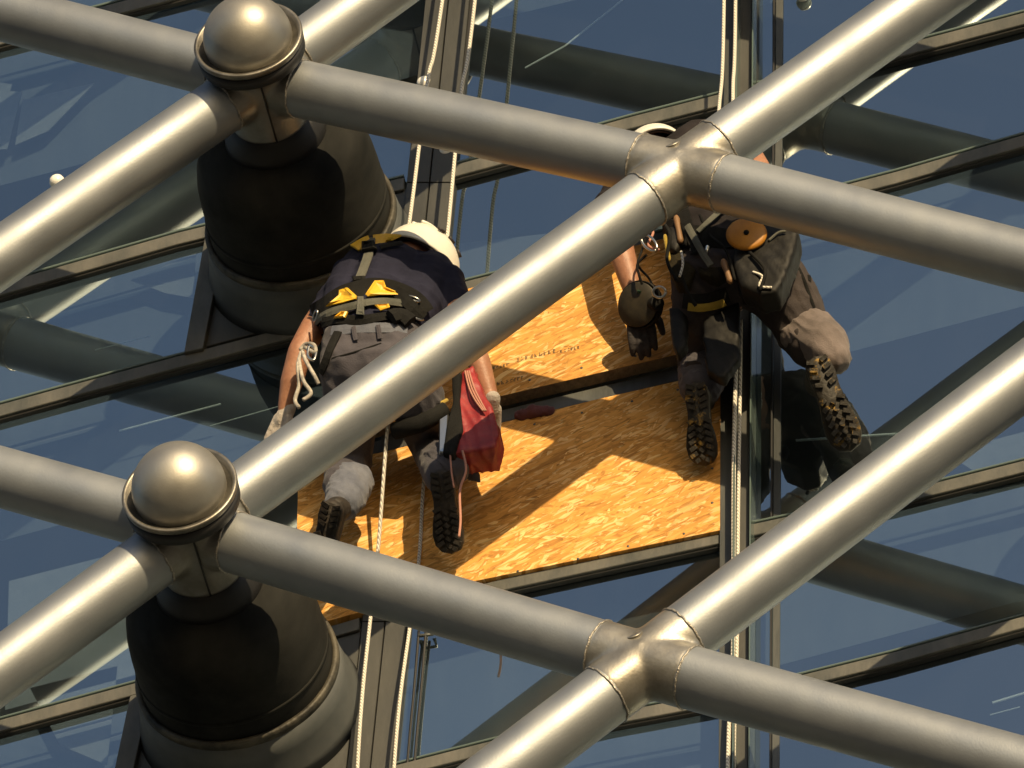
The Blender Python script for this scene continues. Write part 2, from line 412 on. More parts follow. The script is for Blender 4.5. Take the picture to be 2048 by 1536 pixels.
# rooms behind the glass: back lining, floors, and roller blinds part way down
def box_bm(x0, x1, y0, y1, z0, z1):
    bm = bmesh.new(); bmesh.ops.create_cube(bm, size=1)
    for v in bm.verts: v.co = Vector(((x0 + x1) / 2 + v.co.x * (x1 - x0), (y0 + y1) / 2 + v.co.y * (y1 - y0), (z0 + z1) / 2 + v.co.z * (z1 - z0)))
    return bm
XL, XR = P(-640, 700).x - .4, P(2440, 700).x + .4
mesh_obj('inner_wall', box_bm(XL, XR, 4.0, 4.2, 11, 23), M_ROOM, facade)
for z in (13.2, 15.42, 18.9, 21.6): mesh_obj('floor_slab', box_bm(XL, XR, .25, 4.0, z, z + .3), M_ROOM, facade)
for x in (XL - .2, XR): mesh_obj('end_wall', box_bm(x, x + .2, .02, 4.2, 11, 23), M_ROOM, facade)
mesh_obj('roof_slab', box_bm(XL - .2, XR + .2, .0, 4.2, 22.6, 22.9), M_PLATE, facade)
mesh_obj('base_wall', box_bm(XL - .2, XR + .2, .0, 4.2, 0, P(1000, 2300).z), M_PLATE, facade)
def blind(poly, depth=.16): mesh_obj('roller_blind', slab_bm(poly, -depth - .004, -depth), M_BLIND, facade)

def cell(t0, t1, b, x0=None, x1=None, f0=0., f1=1.):
    l0, r0, l1, r1 = cross(t0, b), cross(t0, b + 1), cross(t1, b), cross(t1, b + 1)
    mixp = lambda a, c, k: (a[0] + (c[0] - a[0]) * k, a[1] + (c[1] - a[1]) * k)
    return [mixp(l0, l1, f0), mixp(r0, r1, f0), mixp(r0, r1, f1), mixp(l0, l1, f1)]
for t0, t1, b, f1 in (('a', 'b', 0, 1), ('c', 'd', 0, 1), ('d', 'f', 0, .40), ('f', 'g', 0, 1), ('f', 'g', 1, 1), ('g', 'h', 1, .6), ('b', 'c', 2, .62), ('d', 'f', 2, .5), ('f', 'g', 2, .85), ('b', 'c', 1, .4), ('b', 'c', 0, .55)):
    blind(cell(t0, t1, b, f1=f1))
# thin pale rods just behind the glass
for nm, pts, r_ in (('pale_rod', [(238, 862), (442, 808)], .0035), ('pale_rod', [(420, 852), (560, 812)], .002), ('pale_rod', [(60, 958), (130, 938)], .002), ('shelf_edge', [(1592, 881), (1760, 870), (1990, 858)], .0045),
                    ('pale_rod', [(1985, 1406), (2070, 1380)], .0045), ('pale_rod', [(1980, 1430), (2040, 1414)], .002), ('slant_rod', [(1050, 136), (1130, 92), (1245, 0)], .0035), ('pale_rod', [(190, 700), (300, 672)], .002)):
    bm = bmesh.new(); add_tube(bm, [P(x, y, -.05) for x, y in pts], r_, 8); mesh_obj(nm, bm, M_ROD, facade)
M_SUNPATCH = worn(mat('sunlit_patch_pale', rough=.9), (.20, .215, .22), (.27, .28, .28), 6.)  # pale cut-outs painted as sunlit patches on the blinds
for pts in ([(45, 200), (190, 165), (96, 262), (30, 290)], [(60, 1376), (235, 1332), (214, 1530), (120, 1490)], [(262, 560), (392, 505), (386, 596), (330, 586)], [(18, 1162), (190, 1118), (420, 1060), (640, 1250), (10, 1420)], [(0, 165), (24, 168), (20, 182), (44, 184), (14, 298), (-20, 300)], [(1890, 905), (2100, 850), (2100, 920), (1960, 950)]):
    mesh_obj('sunlit_patch', slab_bm(pts, -.10, -.096), M_SUNPATCH, facade)

# ------------------------------------------------------------------ steel lattice
D = .88
def Q(px, py): return P(px, py, D)
D1, D2, X1, X2 = Q(520, 160), Q(385, 1060), Q(1365, 345), Q(1290, 1330)
nodes = {}
V = ((D2 - D1) + (X2 - X1)) / 2
S = ((X1 - D1) + (X2 - D2)) / 2            # to the next column, down
def base(c):
    if c == 0: return {0: D1, 1: D2}
    if c == 1: return {0: X1, 1: X2}
for c in range(-1, 4):
    for k in range(-2, 4):
        if c in (0, 1) and k in (0, 1): nodes[c, k] = base(c)[k]; continue
        if c % 2 == 0: nodes[c, k] = D1 + S * c - V * (c // 2) + V * k if c else D1 + V * k
        else: nodes[c, k] = X1 + S * (c - 1) - V * ((c - 1) // 2) + V * k
# every second column drops half a cell; neighbours of (c,k): right-down (c+1,k or k) and right-up
def nb(c, k):
    if c % 2 == 0: return [(c + 1, k), (c + 1, k - 1), (c - 1, k), (c - 1, k + 1)] if False else None
lattice = thing('steel_lattice', 'silver diagonal lattice of welded round steel tubes with domed joints in front of the glass', 'steel lattice', nodes[0, 0])
edges = set()
keys = list(nodes)
for a in keys:
    for b in keys:
        if b[0] == a[0] + 1:
            dv = nodes[b] - nodes[a]
            if abs(dv.z - S.z) < .35 or abs(dv.z - (S - V).z) < .35: edges.add((a, b))
R_T = .0975
def tube_part(a, b, ra=.15, rb=.15):
    t = (b - a).normalized(); n = 40
    bm = bmesh.new(); p0, p1 = a + t * ra, b - t * rb
    add_tube(bm, [p0 + (p1 - p0) * k / 6 for k in range(7)], R_T, 64, False)
    o = mesh_obj('tube', bm, M_TUBE, lattice, True); return o
def is_d(c): return c % 2 == 0
for a, b in edges: tube_part(nodes[a], nodes[b], .155 if is_d(a[0]) else .15, .155 if is_d(b[0]) else .15)

def weld(c, t, rad, r=.0042):
    bm = bmesh.new(); u, v = frame_of(t); n = 90; pts = []; rad_l = []
    rings = []
    for k in range(n):
        a = 2 * math.pi * k / n; jit = noise.noise(Vector((a * 7, c.x * 9, c.z * 5)))
        e = u * math.cos(a) + v * math.sin(a); cc = c + e * (rad + .001) + t * jit * .004
        rr_ = r * (.8 + .45 * abs(noise.noise(Vector((a * 16, c.z, c.x)))))
        rings.append([bm.verts.new(cc + (e * math.cos(q) + t * math.sin(q)) * rr_) for q in (i * math.pi / 3 for i in range(6))])
    for k in range(n):
        a, b = rings[k], rings[(k + 1) % n]
        for q in range(6): bm.faces.new((a[q], b[q], b[(q + 1) % 6], a[(q + 1) % 6]))
    bmesh.ops.recalc_face_normals(bm, faces=bm.faces)
    mesh_obj('weld_seam', bm, M_WELD, lattice, True)

OUT = Vector((0, -1, 0))
for key, c in nodes.items():
    dirs = [(nodes[b] - c).normalized() for a, b in edges if a == key] + [(nodes[a] - c).normalized() for a, b in edges if b == key]
    if not dirs: continue
    seen = key[0] in (0, 1) and key[1] in (0, 1)
    bm = bmesh.new()
    if is_d(key[0]):
        for t in dirs: add_tube(bm, [c, c + t * .175], R_T * 1.0, 40)
        add_tube(bm, [c - OUT * .19, c - OUT * .10, c + OUT * .06, c + OUT * .17], [.135, .128, .128, .15], 48)
    else:
        for t in dirs: add_tube(bm, [c, c + t * .165], R_T * 1.015, 40)
        add_ball(bm, c, R_T * 1.05, 3)
    me = fuse(bm, .009 if seen else .02, 9 if seen else 3)
    me_obj('node', me, M_CAST, lattice, True)
    if seen or True:
        for t in dirs: weld(c + t * .158, t, R_T)
    if not is_d(key[0]):
        ax = (OUT + Vector((-.25, 0, .55))).normalized()
        mesh_obj('node_plug', lathe_bm(c, [(R_T * .99, 0), (R_T * .99, .028), (R_T * 1.06, .030), (R_T * 1.085, .026), (R_T * 1.09, 0)], 32, ax), M_CAST, lattice, True)
        continue
    # domed end cap with its flange
    rc = c + OUT * .185
    dome = [(-.012, .149), (.0, .149)] + [(.004 + .150 * math.sin(R(a)), .150 * math.cos(R(a))) for a in range(0, 90, 5)] + [(.154, 0)]
    dm = mesh_obj('dome_cap', lathe_bm(rc, dome, 96), M_DOME, lattice, True)
    mesh_obj('flange', lathe_bm(rc, [(-.022, .120), (-.022, .176), (-.012, .184), (.002, .1855), (.006, .182), (.006, .172), (-.010, .167), (-.012, .120)], 96, closed=True), M_FLANGE, dm, True)
    mesh_obj('rubber_seal', lathe_bm(rc, [(-.072, .120), (-.072, .168), (-.064, .181), (-.0235, .1835), (-.0225, .120)], 96, closed=True), M_BLACK, dm, True)
    # seam where the cast halves meet
    e = nodes[0, 0]
    bm = bmesh.new(); q0 = c + OUT * .135 + Vector((.03, -.0, -.13)); q1 = c - OUT * .18 + Vector((.03, 0, -.132))
    add_tube(bm, [q0 + (q1 - q0) * k / 5 for k in range(6)], .0035, 6); mesh_obj('cast_seam', bm, M_BLACK, lattice, True)
    # dark strut back to the facade
    cb = Vector((c.x, 0, c.z)); RS = .312
    prof = [(.20, 0), (.20, RS * 1.01), (.24, RS * 1.01), (.40, RS), (.47, RS * .985), (.53, RS * .95), (.575, RS * .89), (.605, RS * .80), (.624, RS * .68), (.630, RS * .55), (.630, 0)]
    st = mesh_obj('strut', lathe_bm(cb, prof, 96), M_STRUT, lattice, True)
    mesh_obj('strut_neck', lathe_bm(cb, [(.61, 0), (.61, .17), (.63, .175), (.665, .17), (.69, .15), (.71, .14), (.715, 0)], 64), M_BLACK, st, True)
    mesh_obj('base_ring', lathe_bm(cb, [(.205, 0), (.205, RS + .022), (.235, RS + .022), (.240, RS + .016), (.240, RS + .006), (.235, RS + .004), (.235, 0)], 96), M_RING, st, True)
    mesh_obj('weld_band', lathe_bm(cb, [(.30, RS - .01), (.30, RS + .005), (.315, RS + .005), (.315, RS - .01)], 96, closed=True), M_STRUT, st, True)
    mesh_obj('skirt', lathe_bm(cb, [(.024, 0), (.024, RS + .06), (.06, RS + .045), (.14, RS + .030), (.21, RS + .022), (.21, 0)], 96), M_SKIRT, st, True)

# ------------------------------------------------------------------ boards, ropes and fittings
b1 = mesh_obj('strand_board', slab_bm([(597, 934), (760, 905), (1000, 846), (1200, 797), (1441, 742), (1441, 1060), (930, 1166), (640, 1246), (588, 1262)], .022, .050, .001), M_OSB)
tag(b1, 'large strand board filling the window opening below, mostly sunlit orange', 'board')
b2 = mesh_obj('strand_board', slab_bm([(800, 612), (905, 585), (1270, 491), (1441, 448), (1441, 688), (980, 797), (745, 856)], .028, .078, .001), M_OSB)
b2.data.materials.append(M_OSBEDGE)
for p in b2.data.polygons:
    if abs(p.normal.y) < .5: p.material_index = 1
tag(b2, 'upper strand board behind both workers with a thick weathered lower edge', 'board')
# dark channel between the two boards
mesh_obj('channel', slab_bm([(745, 884), (980, 826), (1441, 716), (1441, 740), (980, 850), (745, 908)], .006, .030, .001), M_DARKM, facade)
for pa, bo, n_, dd in (((660, 1230), (1420, 1055), 7, .050), ((1425, 765), (1427, 1040), 4, .050), ((1020, 860), (1400, 768), 4, .050), ((1000, 772), (1420, 676), 4, .078), ((960, 590), (1400, 478), 4, .078)):
    for k in range(n_):
        x = pa[0] + (bo[0] - pa[0]) * (k + .5) / n_ + rr.uniform(-8, 8); y = pa[1] + (bo[1] - pa[1]) * (k + .5) / n_
        mesh_obj('screw', lathe_bm(P(x, y, dd), [(0, .0048), (.0012, .0044), (.0014, 0)], 12), M_DARKM, b1 if dd < .06 else b2, True)
# stencilled print near the lower edge of the upper board: worn, unreadable dashes
rs = random.Random(11)
bm = bmesh.new()
def dash(x, y, w, h, d=.0786):
    q = [P(x, y, d), P(x + w, y - w * .24, d), P(x + w, y - w * .24 + h, d), P(x, y + h, d)]
    bm.faces.new([bm.verts.new(p) for p in q])
for (x0, y0, n, sz) in ((1032, 716, 9, 8), (986, 766, 8, 7), (1120, 700, 6, 6), (985, 733, 5, 6)):
    x = x0
    for k in range(n):
        y = y0 - (x - x0) * .24
        for q in range(3):
            if rs.random() < .8: dash(x + rs.uniform(0, sz * .4), y + q * sz * .36, sz * rs.uniform(.3, .7), 1.8)
        if rs.random() < .7: dash(x, y, 1.8, sz)
        x += sz * 1.15
M_INK = mat('faded_board_ink', (.17, .11, .05), rough=.9)
mesh_obj('print_mark', bm, M_INK, b2)

def rope(pts, rad, m, label, cat='rope', group=None, seg=10):
    ps = []
    n = len(pts)
    P3 = [P(*q) for q in pts]
    for i in range(n - 1):
        p0 = P3[max(i - 1, 0)]; p1 = P3[i]; p2 = P3[i + 1]; p3 = P3[min(i + 2, n - 1)]
        k = max(2, int((p2 - p1).length / .05))
        for j in range(k):
            t = j / k
            ps.append(.5 * ((2 * p1) + (p2 - p0) * t + (2 * p0 - 5 * p1 + 4 * p2 - p3) * t * t + (3 * p1 - p0 - 3 * p2 + p3) * t ** 3))
    ps.append(P3[-1])
    bm = bmesh.new(); add_tube(bm, ps, rad, seg)
    o = mesh_obj('climbing_rope', bm, m, None, True)
    return tag(o, label, cat, group)
GR = 'white climbing ropes hanging down the facade'
rope([(1010, -900, .30), (885, 0, .30), (855, 165, .30), (818, 450, .34), (790, 620, .40)], .0066, M_ROPE, 'left rope of the pair above the worker in the white helmet', group=GR)
rope([(1040, -900, .28), (950, 0, .28), (922, 190, .28), (895, 470, .30), (880, 600, .35)], .0066, M_ROPE, 'right rope of the pair above the worker in the white helmet', group=GR)
rope([(800, 700, .40), (776, 850, .30), (757, 1090, .14), (742, 1225, .12), (715, 1536, .16), (690, 2300, .20)], .0062, M_ROPE, 'rope tail dropping between the legs of the kneeling worker', group=GR)
rope([(870, 800, .30), (848, 960, .08), (838, 1120, .07), (820, 1250, .12), (788, 1536, .16), (750, 2300, .20)], .0060, M_ROPE, 'rope hanging past the dark boot sole and down beside the grey mullion', group=GR)
rope([(1454, -900, .24), (1448, 0, .24), (1438, 220, .26), (1420, 400, .40)], .0062, M_ROPE, 'left rope of the pair dropping behind the upper right crossing', group=GR)
rope([(1476, -900, .20), (1471, 0, .20), (1466, 190, .22), (1470, 420, .30), (1478, 620, .22)], .0064, M_ROPE, 'right rope of the pair dropping behind the upper right crossing', group=GR)
rope([(1478, 600, .22), (1470, 800, .14), (1467, 1000, .12), (1466, 1300, .12), (1456, 1536, .12), (1450, 2300, .15)], .0072, M_ROPE, 'thick rope running down the mullion right of the orange board', group=GR)
rope([(1482, 640, .20), (1480, 800, .12), (1477, 1000, .10), (1474, 1300, .10), (1468, 1536, .10), (1464, 2300, .12)], .0058, M_ROPE, 'thin rope beside the thick one on the mullion', group=GR)

M_GLINT = mat('glint_white_cap', (.85, .84, .80), .0, .25, 1.)  # white cap colour stands in for the sun's glint
for (x, y), lb in (((851, 176), 'glazing stud with a painted white glint peeking over the upper tube beside the rope'), ((896, 312), 'glazing stud with a painted white glint just above the transom between two ropes'),
                   ((117, 372), 'glazing stud with a painted white glint above the tube at the left edge'), ((1606, -4), 'glazing stud with a painted white glint at the top edge right of the mullion')):
    c = P(x, y, 0.0)
    st_ = mesh_obj('glazing_stud', lathe_bm(c, [(0, .020), (.014, .020), (.016, .027), (.026, .027), (.038, .022), (.046, .012), (.048, 0)], 32), M_GLINT, None, True)
    tag(st_, lb, 'glazing stud', 'studs with painted white glints on the glass')
# hook of a cable clip under the lower tube
bm = bmesh.new(); add_tube(bm, [P(838, 1272, .01), P(838, 1272, .03), P(866, 1268, .03), P(866, 1268, .01)], .006, 8)
tag(mesh_obj('cable_clip', bm, M_DARKM, None, True), 'small metal clip holding cables beside the lower mullion', 'clip')
for k, (a, b_) in enumerate(((838, 812), (852, 826))):
    o = rope([(a, 1258, .03), (a - 10, 1380, .02), (b_, 1560, .02), (b_ - 60, 2300, .02)], .0045, M_WEBC, ('dark cable' if k == 0 else 'outer dark cable') + ' running down the glass from the metal clip', 'cable', 'dark cables on the glass'); o.name = 'dark_cable'

# ------------------------------------------------------------------ workers
def cloth(name, base, c2=None, bump=.25, scale=220, rough=.9):
    m = mat(name, base, rough=rough, spec=.2); c2 = c2 or tuple(min(1, x * 1.35 + .004) for x in base)
    worn(m, base, c2, 9., (1, 1, 1), None, bump, scale)
    m.node_tree.nodes['Principled BSDF'].inputs['Sheen Weight'].default_value = .12 if base[0] > .04 else 0.
    return m
M_SKIN = worn(mat('skin', rough=.5), (.27, .125, .075), (.38, .19, .115), 18., bump=.15, bump_scale=120.)
M_SKIN.node_tree.nodes['Principled BSDF'].inputs['Subsurface Weight'].default_value = .08
M_SHIRT = cloth('dark_navy_cotton', (.012, .013, .028), (.020, .021, .042))
M_SHIRT2 = cloth('washed_black_cotton', (.014, .012, .013), (.026, .022, .024))
M_TROU = cloth('charcoal_work_trousers', (.050, .047, .058), (.080, .075, .090))
M_TROU2 = cloth('faded_mauve_trousers', (.034, .029, .030), (.062, .052, .051))
M_CUFF = cloth('pale_grey_lining', (.10, .11, .145), (.16, .17, .205))
M_CUFF2 = cloth('pale_mauve_lining', (.11, .092, .088), (.18, .15, .145))
M_WEB = cloth('black_webbing', (.007, .007, .007), (.016, .016, .015), .5, 500)
M_WEBG = cloth('grey_webbing', (.085, .09, .075), (.13, .13, .11), .5, 500)
M_YEL = worn(mat('yellow_harness_plastic', rough=.4), (.62, .36, .02), (.78, .50, .05), 12.)
M_YELD = cloth('yellow_webbing', (.30, .21, .03), (.42, .30, .06), .4, 400)
M_BOOT = worn(mat('boot_rubber', rough=.7), (.014, .012, .010), (.04, .03, .022), 30., bump=.4, bump_scale=70.)
M_BOOTY = worn(mat('boot_rubber_splashed', rough=.65), (.016, .013, .009), (.34, .20, .03), 26., bump=.4, bump_scale=70., lo=.55, hi=.66)
M_GLOVE = cloth('dark_work_glove', (.03, .028, .03), (.06, .055, .06), .5, 90)
M_GLOVEW = cloth('pale_work_glove', (.30, .27, .25), (.50, .46, .42), .5, 90)
M_HELM = worn(mat('white_helmet_shell', rough=.28), (.70, .69, .62), (.80, .79, .73), 5.)
M_HELMB = mat('helmet_lining', (.02, .016, .018), rough=.6)
M_RED = worn(mat('red_tarpaulin', rough=.5), (.20, .014, .018), (.33, .030, .030), 14., bump=.4, bump_scale=26.)
M_ORANGE = worn(mat('orange_rubber_disc', rough=.5), (.30, .12, .008), (.42, .18, .012), 20.)
M_STEEL = mat('steel_hardware', (.55, .55, .52), 1., .28)
M_CORD = mat('pale_pink_cord', (.42, .20, .15), rough=.8)
M_EYE = mat('eye_white', (.75, .73, .70), rough=.3)

def folds(amp, fx=3., fz=22., seed=0.):
    def f(co, n):
        w = noise.noise(Vector((co.x * fx + seed, co.y * fx, co.z * fz + co.x * fx * 2.4)))
        w2 = noise.noise(Vector((co.x * 16, co.y * 16 + seed, co.z * 34)))
        w3 = noise.noise(Vector((co.x * 5 - co.z * 9, co.y * 5, seed)))
        ridge = 1 - abs(w) * 2.2
        return amp * (.75 * max(ridge, 0) ** 2 + .35 * w2 + .6 * w3 - .25)
    return f

def chain(bm, pts):
    """pts: (px, py, d, radius) joined into tapering limbs"""
    for a, b in zip(pts, pts[1:]): capsule(bm, P(*a[:3]), a[3], P(*b[:3]), b[3])

def hand(name, wrist, dv, pn, mat_, parent, curl=35, thumb=1, size=1.):
    dv = dv.normalized(); pn = (pn - dv * pn.dot(dv)).normalized(); sd = dv.cross(pn)
    bm = bmesh.new()
    q = lambda a, b, c: wrist + (dv * a + sd * b + pn * c) * size
    capsule(bm, q(-.03, 0, 0), .027 * size, q(.02, 0, 0), .026 * size)
    for s in (-.028, -.009, .010, .027): capsule(bm, q(.01, s * .7, 0), .017 * size, q(.085, s, 0), .0145 * size)
    for s, ln, k in ((-.031, .062, 1.1), (-.010, .075, 1.), (.011, .070, .95), (.031, .054, 1.15)):
        p = q(.088, s, 0); a = R(curl * .5 * k)
        for j, (f_, r0, r1) in enumerate(((.45, .0112, .0102), (.32, .0102, .0094), (.25, .0094, .008))):
            e = p + (dv * math.cos(a) + pn * math.sin(a) + sd * s * .8) * ln * f_ * size * 1.05
            capsule(bm, p, r0 * size, e, r1 * size); p = e; a += R(curl * k)
    t0 = q(.02, .026 * thumb, .006); t1 = q(.05, .052 * thumb, .02); t2 = q(.078, .058 * thumb, .038)
    capsule(bm, t0, .0145 * size, t1, .0125 * size); capsule(bm, t1, .012 * size, t2, .0095 * size)
    return me_obj(name, fuse(bm, .0045, 2), mat_, parent, True)

def boot(heel, toe, out, parent, m, tread=M_BOOT, size=1.):
    """sole from heel to toe, facing 'out'; the upper on the other side"""
    L_ = toe - heel; ln = L_.length; f = L_.normalized(); out = (out - f * out.dot(f)).normalized(); sd = f.cross(out)
    q = lambda a, b, c: heel + f * (a * ln) + sd * (b * size) - out * (c * size)
    outline = [(0, .0, .0), (.02, .022), (.07, .036), (.2, .040), (.35, .036), (.48, .038), (.62, .048), (.76, .053), (.88, .048), (.96, .032), (1., .0)]
    prof = [(a[0], a[1]) for a in outline]
    ring = prof + [(a, -b * (.93 if .4 < a < .9 else 1)) for a, b in reversed(prof[1:-1])]
    bm = bmesh.new()
    lay = []
    for c, s_ in ((.0, .97), (.006, 1.), (.026, 1.), (.030, .95)):
        lay.append([bm.verts.new(q(.5 + (a - .5) * s_, b * s_, c + (.012 * max(0, a - .8) * 5 if c < .1 else 0))) for a, b in ring])
    for r0, r1 in zip(lay, lay[1:]):
        n = len(r0)
        for k in range(n): bm.faces.new((r0[k], r0[(k + 1) % n], r1[(k + 1) % n], r1[k]))
    bm.faces.new(lay[0][::-1]); bm.faces.new(lay[-1]); bmesh.ops.recalc_face_normals(bm, faces=bm.faces)
    up = bmesh.new()
    capsule(up, q(.12, 0, .045), .037 * size, q(.40, 0, .055), .036 * size)
    capsule(up, q(.40, 0, .055), .036 * size, q(.72, .004, .042), .036 * size)
    capsule(up, q(.72, .004, .042), .040 * size, q(.86, .002, .036), .030 * size)
    capsule(up, q(.16, 0, .05), .040 * size, q(.20, 0, .15), .043 * size)
    b = me_obj('boot', fuse(up, .008, 4), m, parent, True)
    mesh_obj('sole', bm, tread, b, True)
    # lugs of the tread, joined (too small to pick apart)
    lg = bmesh.new()
    def lug(a, b0, wa, wb, ang=0.):
        c0 = q(a, b0, -.004); M = Matrix((f, sd, out)).transposed().to_4x4(); M.translation = c0
        r_ = bmesh.ops.create_cube(lg, size=1, matrix=M @ Matrix.Rotation(ang, 4, 'Z') @ Matrix.Diagonal((wa, wb, .008 * size, 1)))
    for a in (.05, .13, .21, .29): 
        for s in (-1, 1): lug(a, s * .020, .014, .026, s * .35)
    for a in (.46, .54, .62, .70, .78, .86, .93):
        w = .030 if a < .9 else .018
        for s in (-1, 1): lug(a, s * w * .92, .014, w * .85, s * -.5)
        if a < .9: lug(a + .03, 0, .012, .018, .8)
    mesh_obj('tread', lg, tread, b)['kind'] = 'stuff'
    # laces
    lc = bmesh.new()
    for k in range(4):
        a = .36 + .09 * k
        add_tube(lc, [q(a, -.026, .082 - k * .004), q(a + .02, 0, .096 - k * .005), q(a, .026, .082 - k * .004)], .0028, 6)
    mesh_obj('lace', lc, M_WEBG, b, True)
    return b

def helmet(c, up, front, parent, tilt_mat=M_HELM, rad=.132, ribs=True):
    up = up.normalized(); front = (front - up * front.dot(up)).normalized(); sd = up.cross(front)
    B = Matrix((sd, front, up)).transposed()
    def shell(prof, seg=56):
        bm = bmesh.new(); rings = []
        for h, r in prof:
            if r < 1e-5: rings.append([bm.verts.new(c + up * h)]); continue
            rings.append([bm.verts.new(c + B @ Vector((r * .88 * math.sin(a), r * 1.06 * math.cos(a), h - .018 * max(0, -math.cos(a)) * (r / rad) ** 3))) for a in (2 * math.pi * k / seg for k in range(seg))])
        for a, b in zip(rings, rings[1:]):
            for k in range(seg):
                k2 = (k + 1) % seg
                bm.faces.new((a[k], a[k2], b[0]) if len(b) == 1 else (a[k], a[k2], b[k2], b[k]))
        bmesh.ops.recalc_face_normals(bm, faces=bm.faces)
        return bm
    arc = [(.004 + rad * .86 * math.sin(R(a)), rad * math.cos(R(a)) ** .8) for a in range(6, 88, 7)]
    h = mesh_obj('helmet', shell([(-.020, rad * .93), (-.026, rad * 1.0), (-.018, rad * 1.03), (0, rad * 1.01)] + arc + [(.004 + rad * .86, 0)]), tilt_mat, parent, True)
    mesh_obj('helmet_lining', shell([(-.022, rad * .92), (-.010, rad * .90), (.03, rad * .86), (.07, rad * .7), (.098, rad * .35), (.104, 0)]), M_HELMB, h, True)
    rb = bmesh.new()
    for off in (-.042, 0, .042):
        if not ribs: break
        pts = []
        for a in range(-48, 49, 8):
            s = math.sqrt(max(0, 1 - (off / rad) ** 2))
            pts.append(c + B @ Vector((off, rad * 1.06 * s * math.sin(R(a)) * 1.0, .006 + rad * .86 * s * math.cos(R(a)))))
        add_tube(rb, pts, .007, 8)
    if ribs: mesh_obj('helmet_rib', rb, tilt_mat, h, True)
    else: rb.free()
    vt = bmesh.new()
    for s in (-1, 1):
        for a0 in (-38, -8, 22):
            pts = [c + B @ Vector((s * rad * .70, rad * .98 * math.sin(R(a0 + k * 8)) * .78, .008 + rad * .80 * math.cos(R(a0 + k * 8)) * .72)) for k in range(3)]
            add_tube(vt, pts, .006, 6)
    mesh_obj('helmet_vent', vt, M_HELMB, h, True)
    # rear cradle and head-lamp band
    cr = bmesh.new()
    add_tube(cr, [c + B @ Vector((rad * .80 * math.sin(a), rad * .98 * math.cos(a), -.030)) for a in (R(x) for x in range(100, 261, 10))], .009, 8)
    mesh_obj('cradle_strap', cr, M_HELMB, h, True)
    lm = bmesh.new()
    bmesh.ops.create_cube(lm, size=1, matrix=Matrix.Translation(c + B @ Vector((0, rad * 1.12, .03))) @ B.to_4x4() @ Matrix.Diagonal((.05, .03, .035, 1))); bevel(lm, .006, 2)
    mesh_obj('head_lamp', lm, M_HELMB, h, True)
    return h

def head_into(bm, c, up, front):
    up = up.normalized(); front = (front - up * front.dot(up)).normalized(); sd = up.cross(front)
    q = lambda s, f, u: c + sd * s + front * f + up * u
    for s, f, u, r in ((0, -.025, .035, .082), (0, .02, .03, .078), (0, .035, -.03, .062), (0, .05, -.075, .040), (0, .078, -.088, .022), (.035, .03, -.06, .036), (-.035, .03, -.06, .036), (0, -.03, -.03, .068)): add_ball(bm, q(s, f, u), r, 3)
    capsule(bm, q(0, .095, .008), .009, q(0, .112, -.026), .014)            # nose
    capsule(bm, q(-.03, .088, .022), .009, q(.03, .088, .022), .009)        # brow
    capsule(bm, q(-.02, .095, -.052), .008, q(.02, .095, -.052), .008)      # lips
    for s in (-1, 1):
        capsule(bm, q(s * .080, -.008, .012), .013, q(s * .078, -.004, -.026), .009)   # ears
        capsule(bm, q(s * .086, -.018, .014), .008, q(s * .084, -.016, -.016), .007)
    return q

def bvh_of(objs):
    vs, fs = [], []
    for o in objs:
        n = len(vs); mw = o.matrix_world
        vs += [o.data.vertices[i].co.copy() for i in range(len(o.data.vertices))]
        fs += [[n + i for i in p.vertices] for p in o.data.polygons]
    return BVHTree.FromPolygons(vs, fs)

def hit(tree, x, y):
    r = (RM @ Vector((x - W / 2, H / 2 - y, -F))).normalized()
    loc, nrm, _, _ = tree.ray_cast(CAM, r)
    return loc, nrm
BACK = Vector((0, -.7, -.72)).normalized()

def ribbon(tree, pts, wd, m, parent, name='strap', off=.004, th=.004, step=9, label=None):
    """webbing laid over the cloth along a line"""
    dense = []
    for a, b in zip(pts, pts[1:]):
        k = max(1, int(math.dist(a, b) / step)); dense += [(a[0] + (b[0] - a[0]) * j / k, a[1] + (b[1] - a[1]) * j / k) for j in range(k)]
    dense.append(pts[-1])
    P3 = [];
    for x, y in dense:
        l, n = hit(tree, x, y)
        if l is not None: P3.append((l, (n + BACK * .6).normalized()))
    if len(P3) < 2: return None
    ls = [p for p, _ in P3]; ns = [n for _, n in P3]
    for _ in range(2):
        ls = [ls[0]] + [(ls[i - 1] + ls[i] * 2 + ls[i + 1]) / 4 for i in range(1, len(ls) - 1)] + [ls[-1]]
        ns = [ns[0]] + [((ns[i - 1] + ns[i] * 2 + ns[i + 1]) / 4).normalized() for i in range(1, len(ns) - 1)] + [ns[-1]]
    bm = bmesh.new(); rows_ = []
    for i, (l, n) in enumerate(zip(ls, ns)):
        t = (ls[min(i + 1, len(ls) - 1)] - ls[max(i - 1, 0)]).normalized(); s = t.cross(n).normalized(); n = s.cross(t)
        b = l + n * off
        rows_.append([bm.verts.new(b + s * wd / 2), bm.verts.new(b + s * wd / 2 + n * th), bm.verts.new(b + n * th * 1.3), bm.verts.new(b - s * wd / 2 + n * th), bm.verts.new(b - s * wd / 2)])
    for a, b in zip(rows_, rows_[1:]):
        for k in range(5): bm.faces.new((a[k], a[(k + 1) % 5], b[(k + 1) % 5], b[k]))
    bm.faces.new(rows_[0][::-1]); bm.faces.new(rows_[-1]); bmesh.ops.recalc_face_normals(bm, faces=bm.faces)
    return mesh_obj(name, bm, m, parent, False, label)

